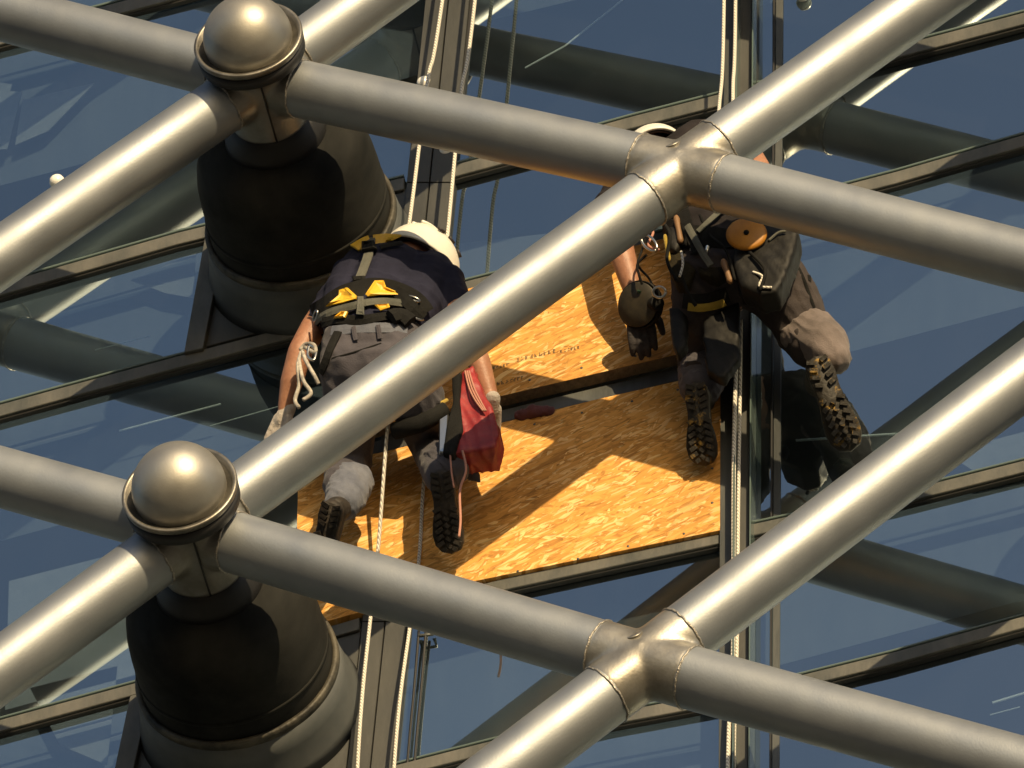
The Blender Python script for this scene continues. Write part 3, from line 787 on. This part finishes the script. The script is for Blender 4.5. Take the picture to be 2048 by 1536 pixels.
def plate(tree, poly, m, parent, name='buckle', off=.012, th=.006, label=None):
    hs = [hit(tree, x, y) for x, y in poly]
    ok = [h for h in hs if h[0] is not None]
    if len(ok) < len(poly): return None
    cx = sum(p[0] for p in poly) / len(poly); cy = sum(p[1] for p in poly) / len(poly)
    c, _ = hit(tree, cx, cy); n = (sum((h[1] for h in ok), Vector()) / len(ok) + BACK * .8).normalized()
    if c is None: c = sum((h[0] for h in ok), Vector()) / len(ok)
    bm = bmesh.new(); k = len(hs)
    def lift(x, y, up_):
        l, _ = hit(tree, x, y)
        return (l if l is not None else c) + n * up_
    a = [bm.verts.new(h[0] + n * off) for h in hs]; b = [bm.verts.new(h[0] + n * (off + th)) for h in hs]
    g_ = [bm.verts.new(lift(cx + (x - cx) * .72, cy + (y - cy) * .72, off + th * 1.7)) for x, y in poly]
    i_ = [bm.verts.new(lift(cx + (x - cx) * .45, cy + (y - cy) * .45, off + th * 1.0)) for x, y in poly]
    ct = bm.verts.new(lift(cx, cy, off + th * .9))
    for i in range(k):
        j = (i + 1) % k
        for p_, q_ in ((a, b), (b, g_), (g_, i_)): bm.faces.new((p_[i], p_[j], q_[j], q_[i]))
        bm.faces.new((i_[i], i_[j], ct))
    bm.faces.new(a[::-1]); bmesh.ops.recalc_face_normals(bm, faces=bm.faces)
    return mesh_obj(name, bm, m, parent, False, label)

def z1(x, y): return (500 + .2734 * x, 400 + .2734 * y)       # enlargements the outlines were read from
def z3(x, y): return (1150 + .3125 * x, 200 + .3125 * y)

# ---------- worker in the white helmet
DS = .82
w1 = thing('person', 'worker in dark t-shirt and white helmet with yellow harness pads, kneeling against the boards', 'person', P(745, 745, .5))
up1 = Vector((.34, .12, .93)); fr1 = Vector((.4, .85, -.25))
hc1 = P(834, 536, .36)
body = bmesh.new()
head_into(body, hc1, up1, fr1)
chain(body, [(845, 520, .34, .055), (822, 512, .42, .06), (785, 560, .44, .11), (745, 650, .54, .09), (748, 735, .52, .09)])
chain(body, [(815, 530, .43, .06), (885, 563, .42, .058), (922, 640, .43, .047), (934, 668, .42, .042), (958, 725, .38, .040), (978, 785, .33, .029), (984, 812, .31, .026)])
chain(body, [(785, 535, .44, .06), (692, 572, .44, .058), (628, 655, .46, .046), (600, 704, .46, .042), (583, 765, .41, .039), (572, 812, .36, .028), (570, 828, .345, .025)])
chain(body, [(720, 745, .50, .07), (702, 930, .15, .055), (684, 996, .38, .030)])
chain(body, [(800, 745, .50, .07), (862, 890, .16, .055), (882, 952, .36, .038)])
b1_ = me_obj('body', fuse(body, .0065, 3), M_SKIN, w1, True)
sh = bmesh.new()
chain(sh, [(800, 530, .42, .078), (784, 562, .44, .135), (765, 600, .49, .135), (742, 650, .55, .118), (744, 672, .555, .115)])
chain(sh, [(812, 528, .42, .062), (858, 566, .42, .082), (888, 566, .42, .076), (908, 612, .425, .064)])
chain(sh, [(790, 526, .42, .075), (762, 520, .43, .085), (716, 554, .44, .088), (692, 578, .44, .072), (646, 642, .46, .060)])
chain(sh, [(716, 560, .44, .095), (700, 615, .50, .10), (700, 655, .55, .095)])
chain(sh, [(858, 556, .43, .095), (830, 610, .49, .10), (800, 655, .55, .098)])
shirt1 = me_obj('t_shirt', fuse(sh, .008, 5, folds(.010, 3., 16.)), M_SHIRT, w1, True)
tr = bmesh.new()
chain(tr, [(700, 700, .55, .098), (702, 735, .55, .108), (702, 800, .45, .098), (700, 880, .27, .082), (700, 930, .16, .072), (684, 972, .30, .066)])
chain(tr, [(795, 695, .55, .098), (806, 735, .55, .108), (828, 790, .44, .098), (850, 850, .26, .082), (864, 892, .16, .072), (878, 930, .28, .068), (886, 955, .35, .062)])
chain(tr, [(700, 690, .55, .098), (750, 695, .56, .11), (800, 690, .55, .098)])
chain(tr, [(702, 740, .55, .105), (755, 745, .56, .105), (806, 740, .55, .105)])
trou1 = me_obj('trousers', fuse(tr, .008, 4, folds(.008, 6., 14., 3.)), M_TROU, w1, True)
cf = bmesh.new(); chain(cf, [(704, 965, .28, .072), (692, 992, .37, .068), (684, 1006, .42, .060)])
me_obj('trouser_cuff', fuse(cf, .006, 2, folds(.0065, 13., 24., 9.)), M_CUFF, w1, True)
cf = bmesh.new(); chain(cf, [(886, 925, .31, .070), (900, 940, .36, .062)]); chain(cf, [(900, 935, .33, .052), (934, 938, .30, .035), (958, 962, .28, .008)])
me_obj('trouser_cuff', fuse(cf, .006, 2, folds(.008, 14., 30., 5.)), M_TROU, w1, True)
boot(P(664, 1004, .54), P(636, 1150, .28), BACK + Vector((-.15, 0, 0)), w1, M_BOOT)
boot(P(880, 940, .44), P(902, 1110, .17), BACK, w1, M_BOOT)
hand('glove', P(569, 832, .34), Vector((-.35, .35, -.75)), Vector((.2, 1, .1)), M_GLOVEW, w1, 30, 1, 1.05)
hand('glove', P(984, 812, .31), Vector((-.25, .85, -.35)), Vector((-.3, .4, .8)), M_GLOVEW, w1, 45, -1, .95)
helmet(hc1 + up1.normalized() * .030, up1, fr1, w1, rad=.137)
for s in (-1, 1):
    u_ = up1.normalized(); f_ = (fr1 - u_ * fr1.dot(u_)).normalized(); s_ = u_.cross(f_)
    e = bmesh.new(); add_ball(e, hc1 + s_ * .032 * s + f_ * .090 + u_ * .004, .011, 2); mesh_obj('eye', e, M_EYE, w1, True)
T1 = bvh_of([shirt1, trou1])
ribbon(T1, [z1(490, 840), z1(600, 760), z1(720, 690), z1(830, 655), z1(960, 655), z1(1100, 690), z1(1220, 760), z1(1270, 840)], .075, M_WEB, w1, 'waist_belt', .006, .008)
ribbon(T1, [z1(520, 880), z1(600, 835), z1(820, 775), z1(1000, 765), z1(1190, 780)], .026, M_WEBG, w1, 'belt_webbing', .018, .005)
ribbon(T1, [z1(560, 900), z1(700, 890), z1(860, 890), z1(1010, 870), z1(1180, 850)], .034, M_WEB, w1, 'lumbar_pad', .010, .008)
ribbon(T1, [z1(890, 300), z1(880, 400), z1(845, 500), z1(805, 600)], .034, M_WEBG, w1, 'back_strap', .007, .005)
ribbon(T1, [z1(768, 372), z1(820, 335), z1(885, 312)], .044, M_YEL, w1, 'shoulder_strap', .009, .006, label='yellow left shoulder strap')
ribbon(T1, [z1(905, 308), z1(1000, 296), z1(1080, 300), z1(1150, 312)], .040, M_YEL, w1, 'shoulder_strap', .009, .006, label='yellow right shoulder strap')
ribbon(T1, [z1(950, 372), z1(1020, 345), z1(1110, 340)], .018, M_WEB, w1, 'strap', .014, .004)
for poly in ([z1(580, 800), z1(672, 722), z1(675, 680), z1(722, 655), z1(745, 668), z1(805, 722), z1(798, 745), z1(700, 772)],
             [z1(848, 715), z1(915, 615), z1(982, 612), z1(1000, 662), z1(1130, 718), z1(960, 716), z1(868, 730)],
             [z1(640, 886), z1(700, 836), z1(742, 838), z1(722, 880)], [z1(918, 795), z1(1022, 788), z1(1030, 812), z1(960, 836)]):
    plate(T1, poly, M_YEL, w1, 'harness_pad', .022, .008)
plate(T1, [z1(806, 726), z1(848, 726), z1(852, 860), z1(796, 856)], M_WEBG, w1, 'buckle', .026, .006, 'pale grey centre buckle')
plate(T1, [z1(838, 322), z1(925, 315), z1(945, 375), z1(835, 400)], M_WEB, w1, 'buckle', .016, .010, 'black dorsal buckle')
plate(T1, [z1(765, 575), z1(855, 570), z1(860, 600), z1(772, 612)], M_WEB, w1, 'buckle', .014, .006)
ribbon(T1, [z1(650, 980), z1(600, 1080), z1(560, 1200), z1(530, 1260)], .028, M_WEB, w1, 'leg_strap', .008, .005)
ribbon(T1, [z1(500, 950), z1(500, 1050), z1(480, 1180)], .050, M_WEB, w1, 'leg_strap', .010, .006)
ribbon(T1, [z1(600, 960), z1(800, 940), z1(990, 935), z1(1150, 960)], .034, M_CUFF, w1, 'trouser_waistband', .003, .003)
for a in ((765, 940), (940, 925)): ribbon(T1, [z1(*a), z1(a[0] + 15, a[1] + 100)], .015, M_TROU, w1, 'belt_loop', .008, .004)
ribbon(T1, [z1(600, 1160), z1(780, 1110), z1(960, 1050)], .005, M_WEB, w1, 'seam', .001, .002)
for x0, y0 in ((1180, 760), (1090, 850), (1200, 890), (520, 850)):
    c, n = hit(T1, *z1(x0, y0))
    if c is not None:
        bmr = bmesh.new(); c = c + n * .02; u, v = frame_of(n)
        add_tube(bmr, [c + (u * math.cos(a) * .022 + v * math.sin(a) * .014) for a in (R(q) for q in range(0, 361, 24))], .004, 8); mesh_obj('karabiner', bmr, M_STEEL if x0 != 1090 else M_WEB, w1, True)
ribbon(T1, [z1(1080, 700), z1(1160, 780), z1(1240, 870)], .040, M_WEB, w1, 'side_strap', .022, .008)
ribbon(T1, [z1(1010, 900), z1(1100, 870), z1(1180, 930)], .050, M_WEB, w1, 'side_pouch', .018, .02)
# thigh loop under the seat, black with yellow edge
tl = bmesh.new(); add_tube(tl, [P(790, 862, .38), P(840, 848, .42), P(890, 820, .40)], .030, 12); mesh_obj('leg_loop', tl, M_WEB, w1, True)
tl = bmesh.new(); add_tube(tl, [P(795, 838, .40), P(845, 826, .44), P(895, 800, .42)], .007, 8); mesh_obj('loop_edge', tl, M_YELD, w1, True)

# things hanging from the harness
def cable(pts, rad, seg=10):
    bm = bmesh.new(); P3 = [P(*q) for q in pts]; ps = []
    n = len(P3)
    for i in range(n - 1):
        p0 = P3[max(i - 1, 0)]; p1 = P3[i]; p2 = P3[i + 1]; p3 = P3[min(i + 2, n - 1)]
        for j in range(6):
            t = j / 6
            ps.append(.5 * ((2 * p1) + (p2 - p0) * t + (2 * p0 - 5 * p1 + 4 * p2 - p3) * t * t + (3 * p1 - p0 - 3 * p2 + p3) * t ** 3))
    ps.append(P3[-1]); add_tube(bm, ps, rad, seg); return bm
ln = thing('lanyard', 'coiled white lanyard hanging at the kneeling worker\'s left hip', 'lanyard', P(612, 700, .58))
for pts in ([(604, 700, .56), (596, 730, .58), (598, 770, .56), (590, 800, .54), (598, 815, .54)], [(604, 700, .56), (612, 722, .60), (628, 750, .60), (637, 768, .58)],
            [(610, 695, .58), (630, 705, .60), (628, 690, .60), (612, 688, .58), (600, 700, .57)], [(598, 720, .58), (606, 760, .58), (622, 786, .56), (606, 800, .56)]):
    mesh_obj('cord', cable(pts, .0068), M_ROPEOLD, ln, True)
mesh_obj('hook', cable([(618, 690, .60), (632, 700, .60), (628, 720, .60), (616, 712, .60), (618, 692, .60)], .005), M_STEEL, ln, True)

bag = thing('tool_bag', 'red canvas tool bag hanging beside the kneeling worker\'s right arm', 'bag', P(950, 740, .40))
bb = slab_bm([(922, 742), (946, 728), (968, 785), (990, 828), (1000, 868), (986, 896), (942, 902), (908, 908), (916, 850), (914, 790)], .30, .44)
me_obj('bag_body', fuse(bb, .006, 26, folds(.009, 12., 10., 2.)), M_RED, bag, True)
bb = slab_bm([(902, 748), (922, 740), (919, 800), (925, 855), (906, 910), (884, 905), (892, 850), (905, 800)], .32, .46)
me_obj('bag_lining', fuse(bb, .006, 6), M_WEB, bag, True)
bb = slab_bm([(878, 838), (897, 826), (893, 905), (877, 904)], .40, .445, .004)
mesh_obj('tool_blade', bb, M_STEEL, bag)
for k in range(3):
    mesh_obj('drawstring', cable([(930 + k * 4, 742, .45), (938 + k * 5, 775, .46), (950 + k * 5, 800, .465), (966 + k * 3, 822, .46)], .0032), M_CORD, bag, True)
mesh_obj('drawstring', cable([(925, 902, .44), (932, 940, .44), (920, 980, .43), (921, 1040, .42), (918, 1074, .41)], .0042), M_CORD, bag, True)
mesh_obj('drawstring', cable([(900, 905, .45), (903, 945, .45), (908, 975, .44)], .003), M_CORD, bag, True)

# ---------- worker with the backpack of gear
DS = .62
w2 = thing('person', 'worker loaded with black tool pouches, one boot on the orange board', 'person', P(1440, 560, .5))
up2 = Vector((-.25, .35, .9)); fr2 = Vector((-.35, .85, -.25))
hc2 = P(1312, 335, .36)
body = bmesh.new()
head_into(body, hc2, up2, fr2)
chain(body, [(1322, 320, .38, .055), (1365, 320, .44, .065), (1400, 380, .48, .12), (1420, 470, .52, .11), (1450, 560, .52, .12)])
chain(body, [(1370, 330, .45, .06), (1296, 345, .47, .06), (1226, 412, .48, .050), (1242, 500, .46, .046), (1262, 565, .41, .038), (1276, 608, .37, .029)])
chain(body, [(1430, 340, .46, .06), (1488, 365, .47, .06), (1517, 338, .45, .042), (1500, 300, .38, .034)])
chain(body, [(1410, 590, .48, .06), (1402, 735, .19, .050), (1400, 778, .34, .026)])
chain(body, [(1505, 575, .48, .06), (1610, 665, .29, .055), (1634, 700, .36, .026)])
me_obj('body', fuse(body, .0075, 3), M_SKIN, w2, True)
sh = bmesh.new()
chain(sh, [(1378, 312, .45, .085), (1400, 350, .47, .15), (1412, 430, .52, .145), (1432, 520, .54, .135)])
chain(sh, [(1400, 288, .46, .085), (1360, 318, .46, .09), (1300, 345, .47, .078), (1228, 408, .48, .066)])
chain(sh, [(1440, 325, .47, .09), (1488, 368, .47, .078)])
shirt2 = me_obj('t_shirt', fuse(sh, .009, 5, folds(.010, 3., 16., 4.)), M_SHIRT2, w2, True)
tr = bmesh.new()
chain(tr, [(1405, 560, .52, .105), (1404, 620, .44, .10), (1402, 690, .29, .085), (1402, 735, .20, .076), (1402, 762, .30, .070)])
chain(tr, [(1495, 540, .52, .115), (1550, 568, .46, .118), (1588, 622, .36, .100), (1612, 668, .29, .092), (1626, 690, .32, .082)])
chain(tr, [(1405, 545, .53, .11), (1450, 555, .54, .12), (1495, 540, .53, .115)])
trou2 = me_obj('trousers', fuse(tr, .008, 4, folds(.009, 7., 17., 6.)), M_TROU2, w2, True)
cf = bmesh.new(); chain(cf, [(1402, 748, .25, .080), (1402, 772, .31, .074)])
me_obj('trouser_cuff', fuse(cf, .006, 2, folds(.008, 14., 30., 2.)), M_TROU, w2, True)
cf = bmesh.new(); chain(cf, [(1590, 672, .34, .050), (1622, 670, .32, .092), (1650, 690, .36, .080), (1668, 716, .38, .060)])
me_obj('trouser_cuff', fuse(cf, .006, 2, folds(.006, 12., 22., 7.)), M_CUFF2, w2, True)
boot(P(1390, 764, .46), P(1408, 932, .16), BACK, w2, M_BOOT, M_BOOTY)
boot(P(1630, 712, .50), P(1704, 900, .17), BACK + Vector((.25, 0, 0)), w2, M_BOOT, M_BOOTY, 1.15)
hand('glove', P(1277, 610, .37), Vector((.08, .20, -.9)), Vector((-.1, 1, .2)), M_GLOVE, w2, 22, 1, 1.18)
hand('glove', P(1500, 300, .38), Vector((-.2, .6, .7)), Vector((0, 1, 0)), M_GLOVE, w2, 40, 1)
helmet(hc2 + up2.normalized() * .034, up2, fr2, w2, rad=.137, ribs=False)
for s in (-1, 1):
    u_ = up2.normalized(); f_ = (fr2 - u_ * fr2.dot(u_)).normalized(); s_ = u_.cross(f_)
    e = bmesh.new(); add_ball(e, hc2 + s_ * .032 * s + f_ * .090 + u_ * .004, .011, 2); mesh_obj('eye', e, M_EYE, w2, True)
T2 = bvh_of([shirt2, trou2])
ribbon(T2, [z3(560, 800), z3(700, 870), z3(860, 880), z3(1000, 900), z3(1200, 930)], .07, M_WEB, w2, 'waist_belt', .006, .008)
ribbon(T2, [z3(700, 700), z3(740, 830), z3(800, 980)], .040, M_WEB, w2, 'back_strap', .010, .006)
ribbon(T2, [z3(740, 820), z3(780, 900), z3(840, 1010), z3(880, 1080)], .022, M_WEBG, w2, 'back_strap', .018, .006)
ribbon(T2, [z3(960, 700), z3(880, 780), z3(800, 860)], .018, M_WEBG, w2, 'back_strap', .020, .005)
ribbon(T2, [z3(730, 1325), z3(820, 1335), z3(900, 1315), z3(960, 1285)], .026, M_YELD, w2, 'leg_loop', .012, .006, label='dull yellow leg loop')
ribbon(T2, [z3(700, 1290), z3(820, 1295), z3(980, 1240)], .050, M_WEB, w2, 'leg_loop', .006, .006)
ribbon(T2, [z3(1400, 1030), z3(1450, 1110), z3(1490, 1220), z3(1530, 1330)], .010, M_WEB, w2, 'trouser_seam', .001, .002)
ribbon(T2, [z3(1490, 1050), z3(1500, 1160)], .012, M_WEB, w2, 'trouser_seam', .001, .002)

def pouch(px, d0, d1, m, label, nm='tool_pouch', vox=.008, it=9, amp=.005, seed=1.):
    o = me_obj(nm, fuse(slab_bm(px, d0, d1), vox, it, folds(amp, 9., 12., seed)), m, None, True)
    return tag(o, label, 'pouch', 'pouches on the harness')
M_LEATH = worn(mat('black_worn_leather', rough=.6, spec=.3), (.0035, .0035, .0035), (.012, .011, .009), 12., bump=.2, bump_scale=50.)
M_OLIVE = cloth('dark_olive_canvas', (.012, .010, .006), (.034, .027, .013), .5, 120)
pouch([z3(1010, 800), z3(1220, 790), z3(1430, 820), z3(1405, 960), z3(1350, 1110), z3(1290, 1220), z3(1180, 1240), z3(1060, 1180), z3(1010, 1040)], .60, .76, M_LEATH, 'large black leather pouch at the right hip of the loaded worker', seed=2.)
pouch([z3(590, 800), z3(700, 790), z3(690, 900), z3(640, 960), z3(580, 930)], .62, .72, M_LEATH, 'small rounded black pouch beside the left arm of the loaded worker', seed=5.)
pouch([z3(590, 960), z3(740, 950), z3(770, 1080), z3(720, 1170), z3(640, 1160), z3(590, 1060)], .58, .68, M_OLIVE, 'dark olive canvas pouch at the lower back of the loaded worker', seed=7.)
pouch([z3(780, 880), z3(1000, 900), z3(1010, 1100), z3(900, 1140), z3(780, 1100)], .60, .70, M_OLIVE, 'wide dark olive pouch in the middle of the loaded worker\'s back', seed=9.)
pouch([z3(1030, 1150), z3(1140, 1180), z3(1110, 1260), z3(1060, 1250)], .58, .66, M_LEATH, 'narrow black pouch hanging under the large hip pouch', seed=11.)
pouch([(1404, 640), (1440, 618), (1478, 600), (1478, 715), (1446, 756), (1412, 740)], .44, .52, M_LEATH, 'long black thigh pouch on the left leg of the loaded worker', seed=13.)
pouch([(1336, 612), (1374, 608), (1372, 690), (1352, 706), (1340, 672)], .46, .54, M_LEATH, 'slim black holster on the outside of the loaded worker\'s left thigh', seed=15.)
# handles of hand tools standing in the pouches
M_WOODH = mat('tool_handle_wood', (.20, .11, .05), rough=.6)
for i, (a, b_, r_, m, lb) in enumerate((((1352, 432), (1362, 486), .011, M_WOODH, 'wooden tool handle standing in the middle pouch'), ((1380, 436), (1372, 492), .009, M_WEB, 'black screwdriver handle standing in the middle pouch'),
        ((1330, 470), (1338, 522), .008, M_YELD, 'dull yellow tool handle in the olive pouch'), ((1424, 458), (1412, 508), .010, M_STEEL, 'steel spanner shaft lying across the wide olive pouch'),
        ((1545, 462), (1560, 520), .010, M_WEBG, 'grey tool handle in the large hip pouch'), ((1568, 470), (1572, 530), .007, M_STEEL, 'thin steel rod in the large hip pouch'),
        ((1446, 520), (1462, 566), .012, M_WOODH, 'short wooden handle hanging beside the large hip pouch'))):
    bm = bmesh.new(); q0, q1 = P(*a, .74), P(*b_, .72)
    add_tube(bm, [q0, q0 + (q1 - q0) * .12, q0 + (q1 - q0) * .5, q0 + (q1 - q0) * .9, q1], [r_ * .6, r_, r_ * .82, r_, r_ * .5], 14)
    tag(mesh_obj('hand_tool', bm, m, None, True), lb, 'tool', 'hand tools in the pouches')
for pts, r_, lb in (([(1322, 440, .74), (1340, 470, .76), (1334, 520, .75), (1352, 560, .72)], .006, 'black strap end dangling over the small pouch'), ([(1400, 430, .74), (1420, 470, .77), (1452, 500, .77), (1470, 560, .74)], .005, 'black strap end crossing below the orange disc'),
        ([(1500, 505, .78), (1530, 540, .79), (1520, 580, .78)], .006, 'black strap end on the large hip pouch'), ([(1360, 545, .71), (1378, 590, .66), (1392, 612, .62)], .007, 'black strap end under the olive pouches')):
    tag(mesh_obj('strap_end', cable(pts, r_, 6), M_WEB, None, True), lb, 'strap', 'loose strap ends')
# orange disc
od = thing('suction_pad', 'flat orange disc with a dark centre strapped among black pouches', 'disc', P(*z3(1095, 865), .80))
c = P(*z3(1098, 866), .80); ax = Vector((.12, -.85, -.25)).normalized()
bm = lathe_bm(c, [(0, 0), (0, .058), (.006, .062), (.012, .060), (.016, .050), (.018, 0)], 40, ax)
for v in bm.verts: v.co.x = c.x + (v.co.x - c.x) * 1.10
mesh_obj('disc', bm, M_ORANGE, od, True)
mesh_obj('centre_bolt', lathe_bm(c + ax * .018, [(0, .009), (.004, .009), (.006, .006), (.006, 0)], 16, ax), M_WEB, od, True)
# grinder held in the left glove
gr = thing('angle_grinder', 'black angle grinder with round disc held by the loaded worker in his left glove', 'power tool', P(1270, 600, .42))
c = P(*z3(405, 1310), .46); ax = Vector((-.38, -.72, -.55)).normalized()
mesh_obj('disc', lathe_bm(c, [(0, 0), (0, .074), (.003, .076), (.006, .074), (.008, .03), (.010, 0)], 48, ax), worn(mat('worn_disc', rough=.6), (.018, .015, .009), (.045, .036, .02), 20.), gr, True)
mesh_obj('guard', lathe_bm(c, [(-.030, .04), (-.030, .080), (-.004, .082), (-.004, .078), (-.026, .076), (-.026, .04)], 48, ax, closed=True), M_LEATH, gr, True)
bm = bmesh.new(); add_tube(bm, [c - ax * .02, c - ax * .05], .028, 20); add_tube(bm, [c - ax * .05, P(1316, 606, .50)], .026, 16); me_obj('motor_body', fuse(bm, .005, 3), M_LEATH, gr, True)
mesh_obj('switch', slab_bm([z3(385, 1185), z3(445, 1180), z3(440, 1225), z3(400, 1230)], .50, .52, .003), mat('green_plastic', (.02, .07, .025), rough=.5), gr)
mesh_obj('power_cable', cable([(1316, 606, .50), (1300, 560, .52), (1276, 530, .54), (1284, 500, .55), (1290, 478, .56)], .004), M_WEB, gr, True)
# karabiners and slings on the second harness
for i, (a, b_, m, lb) in enumerate(((z3(430, 870), z3(520, 960), M_STEEL, 'bright karabiner above the left arm of the loaded worker'), (z3(500, 1230), z3(580, 1230), M_STEEL, 'shiny karabiner beside the grinder'),
                                (z3(1180, 1090), z3(1200, 1190), M_STEEL, 'shiny karabiner under the large black hip pouch'), (z3(750, 940), z3(780, 970), M_STEEL, 'small steel ring in the middle of the gear'))):
    q0, q1 = P(*a, .70), P(*b_, .70); mid = (q0 + q1) / 2; t = (q1 - q0) / 2; s = t.cross(BACK).normalized() * .018
    bm = bmesh.new(); add_tube(bm, [mid + t * math.cos(w) + s * math.sin(w) for w in (R(k) for k in range(0, 361, 20))], .0045, 8)
    tag(mesh_obj('karabiner', bm, m, None, True), lb, 'karabiner', 'karabiners on the harness')
for pts, m, lb in (([z3(680, 970) + (.73,), z3(690, 1050) + (.73,), z3(670, 1130) + (.72,)], M_ROPE, 'short pale sling hanging down the olive pouch'),
               ([z3(470, 820) + (.66,), z3(500, 850) + (.68,), z3(470, 930) + (.68,), z3(540, 960) + (.68,)], M_CORD, 'reddish cord looped over the small pouch'),
               ([z3(460, 990) + (.64,), z3(400, 1050) + (.62,), z3(410, 1120) + (.60,), z3(430, 1180) + (.56,)], M_WEB, 'black tool leash beside the left forearm'),
               ([z3(1140, 1100) + (.77,), z3(1200, 1130) + (.78,), z3(1180, 1190) + (.78,), z3(1260, 1200) + (.77,)], M_ROPE, 'frayed pale sling on the large hip pouch'),
               ([z3(1240, 900) + (.77,), z3(1300, 850) + (.78,), z3(1350, 840) + (.78,)], M_WEBG, 'grey loop at the top of the large hip pouch')):
    tag(mesh_obj('sling', cable(pts, .0045), m, None, True), lb, 'sling', 'slings on the harness')
DS = 1.0
# rag tucked in the channel between the boards
bm = bmesh.new(); chain(bm, [(1040, 832, .05, .022), (1070, 822, .06, .026), (1100, 822, .05, .018)])
tag(me_obj('rag', fuse(bm, .006, 3, folds(.008, 20., 20.)), cloth('maroon_rag', (.09, .035, .04)), None, True), 'crumpled maroon rag in the gap between the two boards', 'rag')
